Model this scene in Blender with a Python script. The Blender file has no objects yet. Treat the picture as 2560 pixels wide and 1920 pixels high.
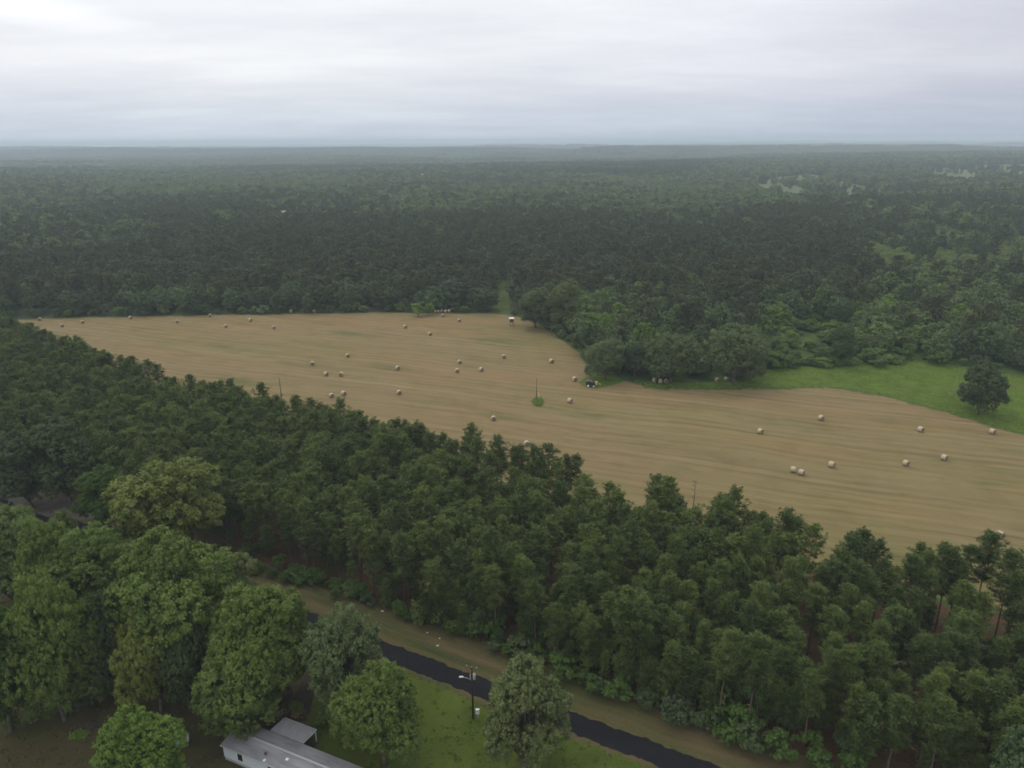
import bpy, math, random
import numpy as np
from mathutils import Matrix, Vector

R_ = math.radians
C = bpy.context.scene.collection
SC = bpy.context.scene
rng = np.random.default_rng(7)
random.seed(7)

# ------------------------------------------------------------------ camera
F, CX, CY, CAM_H = 1841.0, 1280.0, 960.0, 90.0      # focal length in pixels of the 2560 px wide photograph
PITCH, ROLL = R_(18.25), R_(0.36)
_f = np.array([0, math.cos(PITCH), -math.sin(PITCH)])
_r0 = np.array([1.0, 0, 0]); _u0 = np.cross(_r0, _f)
_r = math.cos(ROLL) * _r0 - math.sin(ROLL) * _u0
_u = math.sin(ROLL) * _r0 + math.cos(ROLL) * _u0
EYE = np.array([0, 0, CAM_H])
cam = bpy.data.cameras.new("camera"); camo = bpy.data.objects.new("camera", cam); C.objects.link(camo)
cam.sensor_width = 36; cam.lens = F * 36 / 2560
cam.clip_start = 1; cam.clip_end = 80000
M = Matrix(((_r[0], _u[0], -_f[0], 0), (_r[1], _u[1], -_f[1], 0), (_r[2], _u[2], -_f[2], CAM_H), (0, 0, 0, 1)))
camo.matrix_world = M
SC.camera = camo

# ------------------------------------------------------------------ world: overcast sky, and a soft sun behind cloud
SUN_EL, SUN_AZ = R_(52), R_(-40)          # azimuth from +Y, negative = to the left
w = bpy.data.worlds.new("World"); SC.world = w; w.use_nodes = True
nt = w.node_tree; N = nt.nodes; L = nt.links; N.clear()
def nd(t, **k):
    n = N.new(t)
    for a, b in k.items(): setattr(n, a, b)
    return n
out = nd('ShaderNodeOutputWorld'); bg = nd('ShaderNodeBackground'); L.new(bg.outputs[0], out.inputs[0])
bg.inputs[1].default_value = 0.1
sky = nd('ShaderNodeTexSky', sky_type='NISHITA', sun_disc=False)
sky.sun_elevation = SUN_EL; sky.sun_rotation = SUN_AZ
tc = nd('ShaderNodeTexCoord'); sep = nd('ShaderNodeSeparateXYZ'); L.new(tc.outputs['Generated'], sep.inputs[0])
def mth(op, a, b=None, clamp=False):
    n = nd('ShaderNodeMath', operation=op, use_clamp=clamp)
    for i, v in enumerate((a, b)):
        if v is None: continue
        if isinstance(v, (int, float)): n.inputs[i].default_value = v
        else: L.new(v, n.inputs[i])
    return n.outputs[0]
zz = mth('MAXIMUM', sep.outputs[2], 0.0)
den = mth('ADD', zz, 0.10)
px_ = mth('DIVIDE', sep.outputs[0], den); py_ = mth('DIVIDE', sep.outputs[1], den)
cmb = nd('ShaderNodeCombineXYZ'); L.new(px_, cmb.inputs[0]); L.new(py_, cmb.inputs[1])
def noise(scale, det, off, sx=1, sy=1, rot=0, rough=.5):
    mp = nd('ShaderNodeMapping'); mp.inputs[1].default_value = off; mp.inputs[2].default_value = (0, 0, rot); mp.inputs[3].default_value = (sx, sy, 1)
    L.new(cmb.outputs[0], mp.inputs[0])
    n = nd('ShaderNodeTexNoise'); n.inputs['Scale'].default_value = scale; n.inputs['Detail'].default_value = det; n.inputs['Roughness'].default_value = rough
    L.new(mp.outputs[0], n.inputs['Vector']); return n.outputs[0]
def ramp(v, stops):
    n = nd('ShaderNodeValToRGB'); cr = n.color_ramp
    while len(cr.elements) < len(stops): cr.elements.new(.5)
    for e, (p, c) in zip(cr.elements, stops): e.position = p; e.color = (*c, 1)
    L.new(v, n.inputs[0]); return n.outputs[0]
def mixc(f, a, b, mode='MIX'):
    n = nd('ShaderNodeMix', data_type='RGBA', blend_type=mode)
    for i, v in ((0, f), (6, a), (7, b)):
        if isinstance(v, (int, float)): n.inputs[i].default_value = v
        elif isinstance(v, tuple): n.inputs[i].default_value = (*v, 1)
        else: L.new(v, n.inputs[i])
    return n.outputs[2]
# cloud deck brightness by height above the horizon (cloud thins and pales upward), broken up by flat streaks
elev = ramp(zz, [(0.0, (6.2, 7.0, 8.1)), (0.025, (6.5, 7.2, 8.2)), (0.055, (7.6, 7.9, 8.6)), (0.095, (9.0, 9.15, 9.5)), (0.14, (9.2, 9.4, 9.7)), (0.22, (9.5, 9.6, 9.7)), (0.5, (11.5, 11.5, 11.4)), (1, (15.0, 14.9, 14.6))])
str1 = ramp(noise(.46, 7, (3.1, 1.7, 0), .62, .95, R_(17), .62), [(.32, (.86, .87, .91)), (.5, (.97, .97, .98)), (.66, (1.09, 1.085, 1.07))])
str2 = ramp(noise(1.5, 5, (7.3, 4.2, 0), .5, 1.0, R_(14)), [(.3, (.965, .965, .975)), (.7, (1.03, 1.03, 1.025))])
# thinner, brighter cloud towards the hidden sun on the left, thicker lilac grey cloud on the right
sxn = ramp(mth('ADD', mth('MULTIPLY', sep.outputs[0], .7), .5, True), [(0, (1.09, 1.08, 1.06)), (.5, (1.03, 1.03, 1.02)), (.70, (.95, .945, .97)), (.84, (.79, .79, .835)), (1, (.74, .74, .79))])
cl = mixc(1.0, mixc(1.0, mixc(1.0, elev, str1, 'MULTIPLY'), str2, 'MULTIPLY'), sxn, 'MULTIPLY')
az = mth('DIVIDE', sep.outputs[0], mth('MAXIMUM', sep.outputs[1], .05))
da = mth('MULTIPLY', mth('ADD', az, .66), 4.0); de = mth('MULTIPLY', mth('ADD', mth('ADD', zz, -.142), mth('MULTIPLY', mth('ADD', az, .66), .10)), 50.0)
dd_ = mth('SQRT', mth('ADD', mth('MULTIPLY', da, da), mth('MULTIPLY', de, de)))
cl = mixc(1.0, cl, ramp(dd_, [(0, (1.20, 1.19, 1.17)), (.45, (1.13, 1.125, 1.115)), (1, (1, 1, 1))]), 'MULTIPLY')      # a thin place in the cloud low on the left
full = mixc(0.93, sky.outputs[0], cl)
L.new(full, bg.inputs[0])
sl = bpy.data.lights.new("sun", 'SUN'); so = bpy.data.objects.new("sun", sl); C.objects.link(so)
sl.energy = 0.75; sl.angle = R_(35); sl.color = (1, .97, .92)
to_sun = Vector((math.sin(SUN_AZ) * math.cos(SUN_EL), math.cos(SUN_AZ) * math.cos(SUN_EL), math.sin(SUN_EL)))
so.rotation_euler = (-to_sun).to_track_quat('-Z', 'Y').to_euler(); so.location = to_sun * 400

SC.view_settings.view_transform = 'Standard'; SC.view_settings.look = 'None'
SC.view_settings.exposure = 0.0; SC.view_settings.gamma = 1
SC.cycles.use_denoising = True
SC.cycles.max_bounces = 6; SC.cycles.diffuse_bounces = 3; SC.cycles.volume_bounces = 1; SC.cycles.transmission_bounces = 3
SC.cycles.filter_width = 1.7

# ------------------------------------------------------------------ helpers
S = 2560 / 2212.0                                    # my measurements: 2212 px wide reading of the photo
def ray(px, py):
    return _f + (px - CX) / F * _r - (py - CY) / F * _u
def at(px, py, z=0.0):
    d = ray(px, py); t = (z - CAM_H) / d[2]; return EYE + t * d
def att(px, py, dz=0.0):
    p = at(px, py, dz)
    for _ in range(30): p = p * .4 + at(px, py, float(terrain(p[0], p[1])) + dz) * .6
    return p
def a2(x, y, z=0.0): return at(x * S, y * S, z)
def proj(P):
    q = np.asarray(P, float) - EYE; D = q @ _f
    return CX + F * (q @ _r) / D, CY - F * (q @ _u) / D, D
def inside(poly, X, Y):
    poly = np.asarray(poly)[:, :2]; r = np.zeros(np.shape(X), bool); j = len(poly) - 1
    for i in range(len(poly)):
        xi, yi = poly[i]; xj, yj = poly[j]
        if yi != yj:
            c = ((yi > Y) != (yj > Y)) & (X < (xj - xi) * (Y - yi) / (yj - yi) + xi); r ^= c
        j = i
    return r
def dist_line(pts, X, Y, closed=False):
    pts = np.asarray(pts)[:, :2]; d = np.full(np.shape(X), 1e9)
    n = len(pts)
    for i in range(n if closed else n - 1):
        a = pts[i]; b = pts[(i + 1) % n]; e = b - a; t = np.clip(((X - a[0]) * e[0] + (Y - a[1]) * e[1]) / (e @ e + 1e-9), 0, 1)
        d = np.minimum(d, np.hypot(X - a[0] - t * e[0], Y - a[1] - t * e[1]))
    return d
def _h(i, j, s):
    v = np.sin(i * 127.1 + j * 311.7 + s * 74.7) * 43758.5453; return v - np.floor(v)
def vnoise(x, y, s=0):
    i = np.floor(x); j = np.floor(y); u = x - i; v = y - j; u = u * u * (3 - 2 * u); v = v * v * (3 - 2 * v)
    return (_h(i, j, s) * (1 - u) + _h(i + 1, j, s) * u) * (1 - v) + (_h(i, j + 1, s) * (1 - u) + _h(i + 1, j + 1, s) * u) * v
def fbm(x, y, s=0, o=4):
    r = 0; a = .5
    for k in range(o): r = r + a * vnoise(x * 2 ** k, y * 2 ** k, s + k); a *= .5
    return r
def terrain(x, y):
    x = np.asarray(x, float); y = np.asarray(y, float); r = np.hypot(x, y)
    a1 = np.clip((r - 650) / 2400, 0, 1); a2_ = np.clip((r - 2500) / 6000, 0, 1); a3 = np.clip((r - 11000) / 6000, 0, 1)
    g = lambda u, v, sd: np.clip((fbm(u, v, sd) - .46) / .12, -1.6, 2.2)
    z = a1 * 6 * g(x / 800, y / 500, 3) + a2_ * 15 * g(x / 3000, y / 1000, 9) + a3 * (14 + 18 * g(x / 9000, y / 4000, 21))
    # long wooded ridges across the view
    z = z + 30 * np.exp(-((y - 4600 - .10 * x - 250 * np.sin(x / 900)) / 420) ** 2) * np.clip((x + 400) / 900, 0, 1) + 22 * np.exp(-((y - 5600 + .2 * x) / 450) ** 2) * np.clip((600 - x) / 900, 0, 1) + 26 * np.exp(-((y - 8200 - .05 * x) / 700) ** 2)
    # a wooded rise on the right, two to three kilometres out
    for cx_, cy_, rx_, ry_, z_ in ((730, 1900, 520, 650, 0.0), (1650, 2650, 800, 800, 4.0)):      # open slopes that face this way
        w_ = np.clip(1.6 - 1.2 * np.hypot((x - cx_) / rx_, (y - cy_) / ry_), 0, 1); z = z * (1 - w_) + w_ * (z_ + .013 * (y - cy_ + 200))
    z = z + 16 * np.exp(-(((x - 2300) / 1100) ** 2 + ((y - 3000) / 900) ** 2))
    return z

def mesh(name, V, FC, mats=(), midx=None, attrs=None, smooth=False, parent=None, link=True):
    """V (n,3); FC: list of index lists, or (m,k) array."""
    me = bpy.data.meshes.new(name)
    V = np.asarray(V, np.float32)
    if isinstance(FC, np.ndarray):
        k = FC.shape[1]; nl = FC.size; me.vertices.add(len(V)); me.loops.add(nl); me.polygons.add(len(FC))
        me.vertices.foreach_set('co', V.ravel()); me.loops.foreach_set('vertex_index', FC.astype(np.int32).ravel())
        me.polygons.foreach_set('loop_start', np.arange(0, nl, k, dtype=np.int32))
        me.polygons.foreach_set('loop_total', np.full(len(FC), k, np.int32))
    else:
        me.from_pydata([tuple(map(float, v)) for v in V], [], [tuple(map(int, q)) for q in FC])
    for m in mats: me.materials.append(m)
    if midx is not None: me.polygons.foreach_set('material_index', np.asarray(midx, np.int32))
    if smooth: me.polygons.foreach_set('use_smooth', np.ones(len(me.polygons), bool))
    for k, v in (attrs or {}).items():
        at_ = me.attributes.new(k, 'FLOAT', 'POINT'); at_.data.foreach_set('value', np.asarray(v, np.float32))
    me.update(); me.validate()
    o = bpy.data.objects.new(name, me)
    if link: C.objects.link(o)
    if parent is not None: o.parent = parent
    return o
def tag(o, label=None, cat=None, group=None, kind=None):
    if label: o['label'] = label
    if cat: o['category'] = cat
    if group: o['group'] = group
    if kind: o['kind'] = kind
    return o
def empty(name, loc, rz=0.0):
    o = bpy.data.objects.new(name, None); C.objects.link(o); o.location = [float(v) for v in loc]; o.rotation_euler = (0, 0, rz); o.empty_display_size = .5; return o
def copy_tree(o, parent=None):
    c = o.copy(); C.objects.link(c)
    if parent is not None: c.parent = parent
    for ch in list(o.children): copy_tree(ch, c)
    return c
ONES = "zero first second third fourth fifth sixth seventh eighth ninth tenth eleventh twelfth thirteenth fourteenth fifteenth sixteenth seventeenth eighteenth nineteenth".split()
TENS = {20: 'twent', 30: 'thirt', 40: 'fort', 50: 'fift', 60: 'sixt', 70: 'sevent', 80: 'eight', 90: 'ninet'}
def nth(n):
    if n < 20: return ONES[n]
    if n > 99: return 'one hundred and ' + nth(n - 100) if n > 100 else 'hundredth'
    t, u = n // 10 * 10, n % 10
    return TENS[t] + ('ieth' if u == 0 else 'y-' + ONES[u])

class MB:
    """collects shapes into one mesh"""
    def __init__(s): s.V = []; s.F = []; s.M = []
    def add(s, V, Fs, m=0):
        b = len(s.V); s.V += [tuple(map(float, v)) for v in V]; s.F += [[b + i for i in q] for q in Fs]; s.M += [m] * len(Fs)
    def box(s, c, d, rz=0, m=0, rx=0):
        V = []
        for x in (-1, 1):
            for y in (-1, 1):
                for z in (-1, 1): V.append(Vector((x * d[0] / 2, y * d[1] / 2, z * d[2] / 2)))
        Q = Matrix.Rotation(rz, 3, 'Z') @ Matrix.Rotation(rx, 3, 'X'); V = [Q @ v + Vector(c) for v in V]
        s.add(V, [[0, 1, 3, 2], [4, 6, 7, 5], [0, 4, 5, 1], [2, 3, 7, 6], [0, 2, 6, 4], [1, 5, 7, 3]], m)
    def tube(s, pts, rad, n=6, m=0, cap=True):
        pts = [Vector(p) for p in pts]; rad = list(rad) if hasattr(rad, '__len__') else [rad] * len(pts); V = []; Fs = []
        for i, p in enumerate(pts):
            t = (pts[min(i + 1, len(pts) - 1)] - pts[max(i - 1, 0)]).normalized()
            a = Vector((1, 0, 0)) if abs(t.x) < .8 else Vector((0, 1, 0)); u = t.cross(a).normalized(); v = t.cross(u)
            for k in range(n):
                g = 2 * math.pi * k / n; V.append(p + (u * math.cos(g) + v * math.sin(g)) * rad[i])
        for i in range(len(pts) - 1):
            for k in range(n): Fs.append([i * n + k, i * n + (k + 1) % n, (i + 1) * n + (k + 1) % n, (i + 1) * n + k])
        if cap: Fs.append(list(range(n))[::-1]); Fs.append([(len(pts) - 1) * n + k for k in range(n)])
        s.add(V, Fs, m)
    def build(s, name, mats, parent=None, smooth=False, link=True):
        mats = mats if isinstance(mats, (list, tuple)) else [mats]
        return mesh(name, np.array(s.V), s.F, mats, s.M, parent=parent, smooth=smooth, link=link)

# ------------------------------------------------------------------ materials
def newmat(name):
    m = bpy.data.materials.new(name); m.use_nodes = True; return m
class NT:
    def __init__(s, m): s.m = m; s.t = m.node_tree; s.n = s.t.nodes; s.l = s.t.links; s.n.clear(); s.out = s.n.new('ShaderNodeOutputMaterial')
    def N(s, t, ins=None, **k):
        n = s.n.new(t)
        for a, b in k.items(): setattr(n, a, b)
        for a, b in (ins or {}).items():
            if hasattr(b, 'is_output'): s.l.new(b, n.inputs[a])
            else: n.inputs[a].default_value = b if not (isinstance(b, tuple) and len(b) == 3 and n.inputs[a].type == 'RGBA') else (*b, 1)
        return n
    def coord(s): return s.N('ShaderNodeTexCoord').outputs['Object']
    def map(s, v, scale=(1, 1, 1), rot=0, loc=(0, 0, 0)): return s.N('ShaderNodeMapping', {0: v, 1: loc, 2: (0, 0, rot), 3: scale}).outputs[0]
    def noise(s, v, scale, det=4, rough=.55, dist=0): return s.N('ShaderNodeTexNoise', {'Vector': v, 'Scale': scale, 'Detail': det, 'Roughness': rough, 'Distortion': dist}).outputs[0]
    def ramp(s, v, stops):
        n = s.n.new('ShaderNodeValToRGB'); cr = n.color_ramp
        while len(cr.elements) < len(stops): cr.elements.new(.5)
        for e, (p, c) in zip(cr.elements, stops): e.position = p; e.color = (*c, 1) if isinstance(c, tuple) else (c, c, c, 1)
        s.l.new(v, n.inputs[0]); return n.outputs[0]
    def mix(s, f, a, b, mode='MIX'): return s.N('ShaderNodeMix', {0: f, 6: a, 7: b}, data_type='RGBA', blend_type=mode).outputs[2]
    def m_(s, op, a, b=0.0, clamp=False):
        return s.N('ShaderNodeMath', {0: a, 1: b}, operation=op, use_clamp=clamp).outputs[0]
    def attr(s, name): return s.N('ShaderNodeAttribute', attribute_name=name).outputs['Fac']
    def done(s, col, rough=.9, spec=.15, bump=None, bs=.3, bd=.1, metal=0.0):
        p = s.N('ShaderNodeBsdfPrincipled', {'Base Color': col, 'Roughness': rough, 'Specular IOR Level': spec, 'Metallic': metal})
        if bump is not None: s.l.new(s.N('ShaderNodeBump', {'Height': bump, 'Strength': bs, 'Distance': bd}).outputs[0], p.inputs['Normal'])
        s.l.new(p.outputs[0], s.out.inputs[0]); return s.m
def simple(name, col, rough=.7, spec=.3, var=.12, scale=3.0, metal=0.0):
    t = NT(newmat(name)); n = t.noise(t.coord(), scale, 5)
    c = t.mix(t.ramp(n, [(.3, 0.0), (.7, 1.0)]), tuple(x * (1 - var) for x in col), tuple(min(1, x * (1 + var)) for x in col))
    return t.done(c, rough, spec, metal=metal)
def leafmat(name, cols, spec=.25, rough=.55, trans=.3, rw=.45):
    """cols: three leaf colours, chosen by clump (tint attribute) and by tree (object random)"""
    t = NT(newmat(name)); rnd = t.N('ShaderNodeObjectInfo').outputs['Random']
    v = t.m_('ADD', t.m_('MULTIPLY', t.attr('tint'), 1 - rw), t.m_('MULTIPLY', rnd, rw))
    c = t.ramp(v, [(.12, cols[0]), (.5, cols[1]), (.9, cols[2])])
    p = t.N('ShaderNodeBsdfPrincipled', {'Base Color': c, 'Roughness': rough, 'Specular IOR Level': spec})
    tr = t.N('ShaderNodeBsdfTranslucent', {0: t.mix(.5, c, t.mix(1.0, c, (1.0, 1.1, .5), 'MULTIPLY'))})
    mx = t.N('ShaderNodeMixShader', {0: trans, 1: p.outputs[0], 2: tr.outputs[0]}); t.l.new(mx.outputs[0], t.out.inputs[0]); return t.m

PINE = leafmat('pine_needles', [(.052, .078, .024), (.084, .124, .031), (.140, .182, .040)])
PINE_F = leafmat('pine_needles_forest', [(.064, .077, .038), (.084, .102, .043), (.112, .134, .050)], trans=.2)
OAK = leafmat('oak_leaves', [(0.094, 0.138, 0.034), (0.126, 0.183, 0.040), (0.170, 0.232, 0.046)])
OAK_Y = leafmat('oak_leaves_yellow', [(0.138, 0.180, 0.032), (0.181, 0.232, 0.038), (0.227, 0.285, 0.048)])
OAK_G = leafmat('oak_leaves_grey', [(0.117, 0.149, 0.055), (0.150, 0.188, 0.067), (0.192, 0.228, 0.078)])
OAK_D = leafmat('oak_leaves_dark', [(0.056, 0.079, 0.032), (0.070, 0.103, 0.038), (0.090, 0.127, 0.044)], trans=.2)
OAK_B = leafmat('oak_leaves_blue', [(0.075, 0.115, 0.046), (0.096, 0.146, 0.056), (0.126, 0.179, 0.064)])
OAK_S = leafmat('oak_leaves_slate', [(.094, .130, .052), (.126, .168, .066), (.162, .210, .082)])
OAK_O = leafmat('oak_leaves_olive', [(.125, .160, .034), (.160, .200, .042), (.205, .248, .054)])
BRIGHT = leafmat('bright_leaves', [(0.108, 0.176, 0.028), (0.142, 0.227, 0.036), (0.189, 0.286, 0.048)])
SHRUB = leafmat('shrub_leaves', [(0.065, 0.115, 0.023), (0.087, 0.151, 0.029), (0.123, 0.203, 0.036)])
WOODS_L = leafmat('woods_light', [(.082, .122, .044), (.116, .168, .052), (.170, .232, .062)], trans=.2)
WOODS_D = leafmat('woods_dark', [(0.057, 0.081, 0.039), (0.072, 0.104, 0.044), (0.093, 0.138, 0.051)], trans=.2)
YOUNG = leafmat('young_leaves', [(.16, .215, .055), (.19, .25, .065), (.23, .30, .08)], trans=.2)
BARK = simple('pine_bark', (.115, .085, .068), .9, .1, .3, 2.0)
BARK2 = simple('oak_bark', (.10, .088, .075), .9, .1, .3, 2.0)
DEADW = simple('dead_wood', (.26, .235, .21), .9, .1, .25, 2.0)

ROWS = R_(-21)
def mat_hay():
    t = NT(newmat('mown_hay')); o = t.coord()
    warp = t.noise(t.map(o, (.012, .012, 1)), 1, 3)
    off = t.N('ShaderNodeVectorMath', {0: o, 1: t.N('ShaderNodeCombineXYZ', {1: t.m_('MULTIPLY', warp, 16.0)}).outputs[0]}, operation='ADD').outputs[0]
    al = t.map(off, (1, 1, 1), -ROWS)
    rows = t.noise(t.map(al, (.010, .30, 1)), 1, 4, .6)            # windrow streaks
    fine = t.noise(t.map(al, (.06, 1.2, 1), loc=(3, 9, 0)), 1, 5, .75)
    swath = t.N('ShaderNodeTexWave', {'Vector': al, 'Scale': .060, 'Distortion': 1.6, 'Detail': 3, 'Detail Scale': .4}, bands_direction='Y').outputs['Fac']
    v = t.m_('ADD', t.m_('ADD', t.m_('MULTIPLY', rows, .44), t.m_('MULTIPLY', fine, .47)), t.m_('MULTIPLY', swath, .05))
    c = t.ramp(v, [(.30, (.130, .098, .048)), (.45, (.188, .142, .070)), (.55, (.212, .161, .082)), (.72, (.272, .212, .116))])
    big = t.noise(t.map(al, (.006, .016, 1), loc=(1.3, .4, 0)), 1, 4)
    red = t.noise(t.map(al, (.010, .03, 1), loc=(5.1, 2.7, 0)), 1, 4)
    wv = t.N('ShaderNodeTexWave', {'Vector': al, 'Scale': .078, 'Distortion': 1.1, 'Detail': 2, 'Detail Scale': .25}, bands_direction='Y').outputs['Fac']
    brk = t.noise(t.map(al, (.03, .12, 1), loc=(17, 3, 0)), 1, 4, .6)
    ln = t.m_('MULTIPLY', t.ramp(wv, [(.02, 1.0), (.30, 0.0)]), t.ramp(brk, [(.42, 0.0), (.58, .55)])); c = t.mix(ln, c, t.mix(1.0, c, (.70, .68, .60), 'MULTIPLY'))
    lt = t.m_('MULTIPLY', t.ramp(wv, [(.80, 0.0), (.98, 1.0)]), t.ramp(brk, [(.40, .35), (.60, 0.0)])); c = t.mix(lt, c, t.mix(1.0, c, (1.22, 1.20, 1.18), 'MULTIPLY'))
    mot = t.noise(o, .10, 5, .65); c = t.mix(t.ramp(mot, [(.36, .55), (.52, 0.0)]), c, t.mix(1.0, c, (.80, .84, .74), 'MULTIPLY'))
    c = t.mix(t.ramp(red, [(.50, 0.0), (.72, .75)]), c, t.mix(1.0, c, (1.10, .93, .84), 'MULTIPLY'))
    c = t.mix(t.ramp(big, [(.46, 0.0), (.70, .8)]), c, t.mix(1.0, c, (.84, .98, .76), 'MULTIPLY'))
    gr = t.noise(t.map(al, (.022, .075, 1), loc=(2.2, 7.4, 0)), 1, 5, .6)
    c = t.mix(t.ramp(gr, [(.57, 0.0), (.70, .7)]), c, (.085, .100, .034))
    dk = t.noise(t.map(al, (.035, .16, 1), loc=(8.2, 1.4, 0)), 1, 4, .6)
    c = t.mix(t.ramp(dk, [(.64, 0.0), (.80, .5)]), c, (.080, .060, .036))
    # green fringe where the mown hay meets grass (edge = metres to the boundary)
    e = t.m_('SUBTRACT', t.attr('edge'), t.m_('MULTIPLY', t.noise(o, .35, 4), 5.0))
    c = t.mix(t.ramp(t.m_('ADD', t.m_('MULTIPLY', e, .2), .5, True), [(.25, 1.0), (.6, 0.0)]), c, t.ramp(t.noise(o, .5, 4), [(.3, (.046, .074, .018)), (.7, (.070, .102, .026))]))
    return t.done(c, .95, .1, t.noise(t.map(al, (.5, 3, 1)), 1, 3), .6, .3)
def mat_grass(name, lo, hi, dry, dry_at=(.55, .75), scale=.12):
    t = NT(newmat(name)); o = t.coord()
    n1 = t.noise(o, scale, 6, .7); n2 = t.noise(t.map(o, (1, 1, 1), loc=(11, 5, 0)), scale * .45, 5, .6); n3 = t.noise(o, 2.6, 4, .7)
    c = t.ramp(t.m_('ADD', t.m_('MULTIPLY', n1, .6), t.m_('MULTIPLY', n3, .4)), [(.36, tuple(x * .8 for x in lo)), (.64, tuple(x * 1.1 for x in hi))])
    n4 = t.noise(t.map(o, (1, 1, 1), loc=(31, 17, 0)), scale * 2.2, 5, .65); c = t.mix(t.ramp(n4, [(.58, 0.0), (.72, .6)]), c, t.mix(.5, dry, hi))
    c = t.mix(t.ramp(n2, [(dry_at[0], 0.0), (dry_at[1], .85)]), c, t.mix(n3, dry, tuple(x * .7 for x in dry)))
    return t.done(c, .95, .1, n3, .8, .25)
def mat_verge():
    t = NT(newmat('road_verge')); o = t.coord(); al = t.map(o, (1, 1, 1), R_(28))
    n1 = t.noise(t.map(al, (.04, .30, 1)), 1, 5, .6); n3 = t.noise(o, 2.2, 4, .7)
    c = t.ramp(t.m_('ADD', t.m_('MULTIPLY', n1, .75), t.m_('MULTIPLY', n3, .25)), [(.30, (.040, .050, .015)), (.44, (.062, .066, .021)), (.56, (.100, .080, .038)), (.70, (.138, .098, .054))])
    return t.done(c, .95, .1, n3, .8, .25)
def mat_litter():
    t = NT(newmat('needle_litter')); o = t.coord(); n1 = t.noise(o, .25, 5, .65); n3 = t.noise(o, 1.8, 4, .7); n2 = t.noise(o, .09, 4)
    c = t.ramp(t.m_('ADD', t.m_('MULTIPLY', n1, .6), t.m_('MULTIPLY', n3, .4)), [(.32, (.060, .036, .020)), (.55, (.100, .055, .030)), (.72, (.135, .080, .044))])
    c = t.mix(t.ramp(n2, [(.48, 0.0), (.66, .8)]), c, (.055, .075, .028))
    return t.done(c, .95, .1, n3, .8, .25)
def mat_asphalt():
    t = NT(newmat('asphalt')); o = t.coord(); al = t.map(o, (1, 1, 1), R_(28))
    n1 = t.noise(t.map(al, (.05, .6, 1)), 1, 5, .6); n2 = t.noise(o, 1.2, 5, .7); n3 = t.noise(o, 12, 3)
    c = t.ramp(t.m_('ADD', t.m_('MULTIPLY', n1, .6), t.m_('MULTIPLY', n2, .4)), [(.32, (.008, .008, .010)), (.52, (.012, .012, .0145)), (.66, (.019, .019, .020)), (.8, (.040, .037, .032))])
    return t.done(c, .9, .1, n3, .4, .03)
def mat_forestfloor():
    t = NT(newmat('ground')); o = t.coord(); n1 = t.noise(o, .05, 6, .65); n2 = t.noise(o, .0025, 5, .6); n3 = t.noise(o, .008, 5, .6)
    c = t.ramp(n1, [(.35, (.040, .042, .024)), (.65, (.060, .068, .032))])
    c = t.mix(t.ramp(n2, [(.4, 0.0), (.62, .6)]), c, (.038, .055, .036))
    c = t.mix(t.ramp(n3, [(.5, 0.0), (.66, .5)]), c, (.070, .095, .048))
    return t.done(c, .95, .1)
HAY = mat_hay()
LAWN = mat_grass('lawn', (.052, .078, .012), (.080, .108, .017), (.112, .090, .040), (.57, .76))
YARD = mat_grass('dry_yard', (.040, .043, .014), (.060, .056, .020), (.082, .060, .031), (.40, .62))
MEADOW = mat_grass('meadow', (.056, .094, .011), (.100, .152, .020), (.115, .130, .034), (.52, .75), .16)
VERGE = mat_verge(); LITTER = mat_litter(); ASPH = mat_asphalt(); FLOOR = mat_forestfloor()
DIRT = mat_grass('driveway_earth', (.030, .024, .018), (.050, .039, .028), (.065, .05, .035), (.5, .8), .4)
CLEAR = mat_grass('clearing_grass', (.088, .115, .046), (.118, .142, .056), (.145, .14, .072), (.5, .8), .02)

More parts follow.
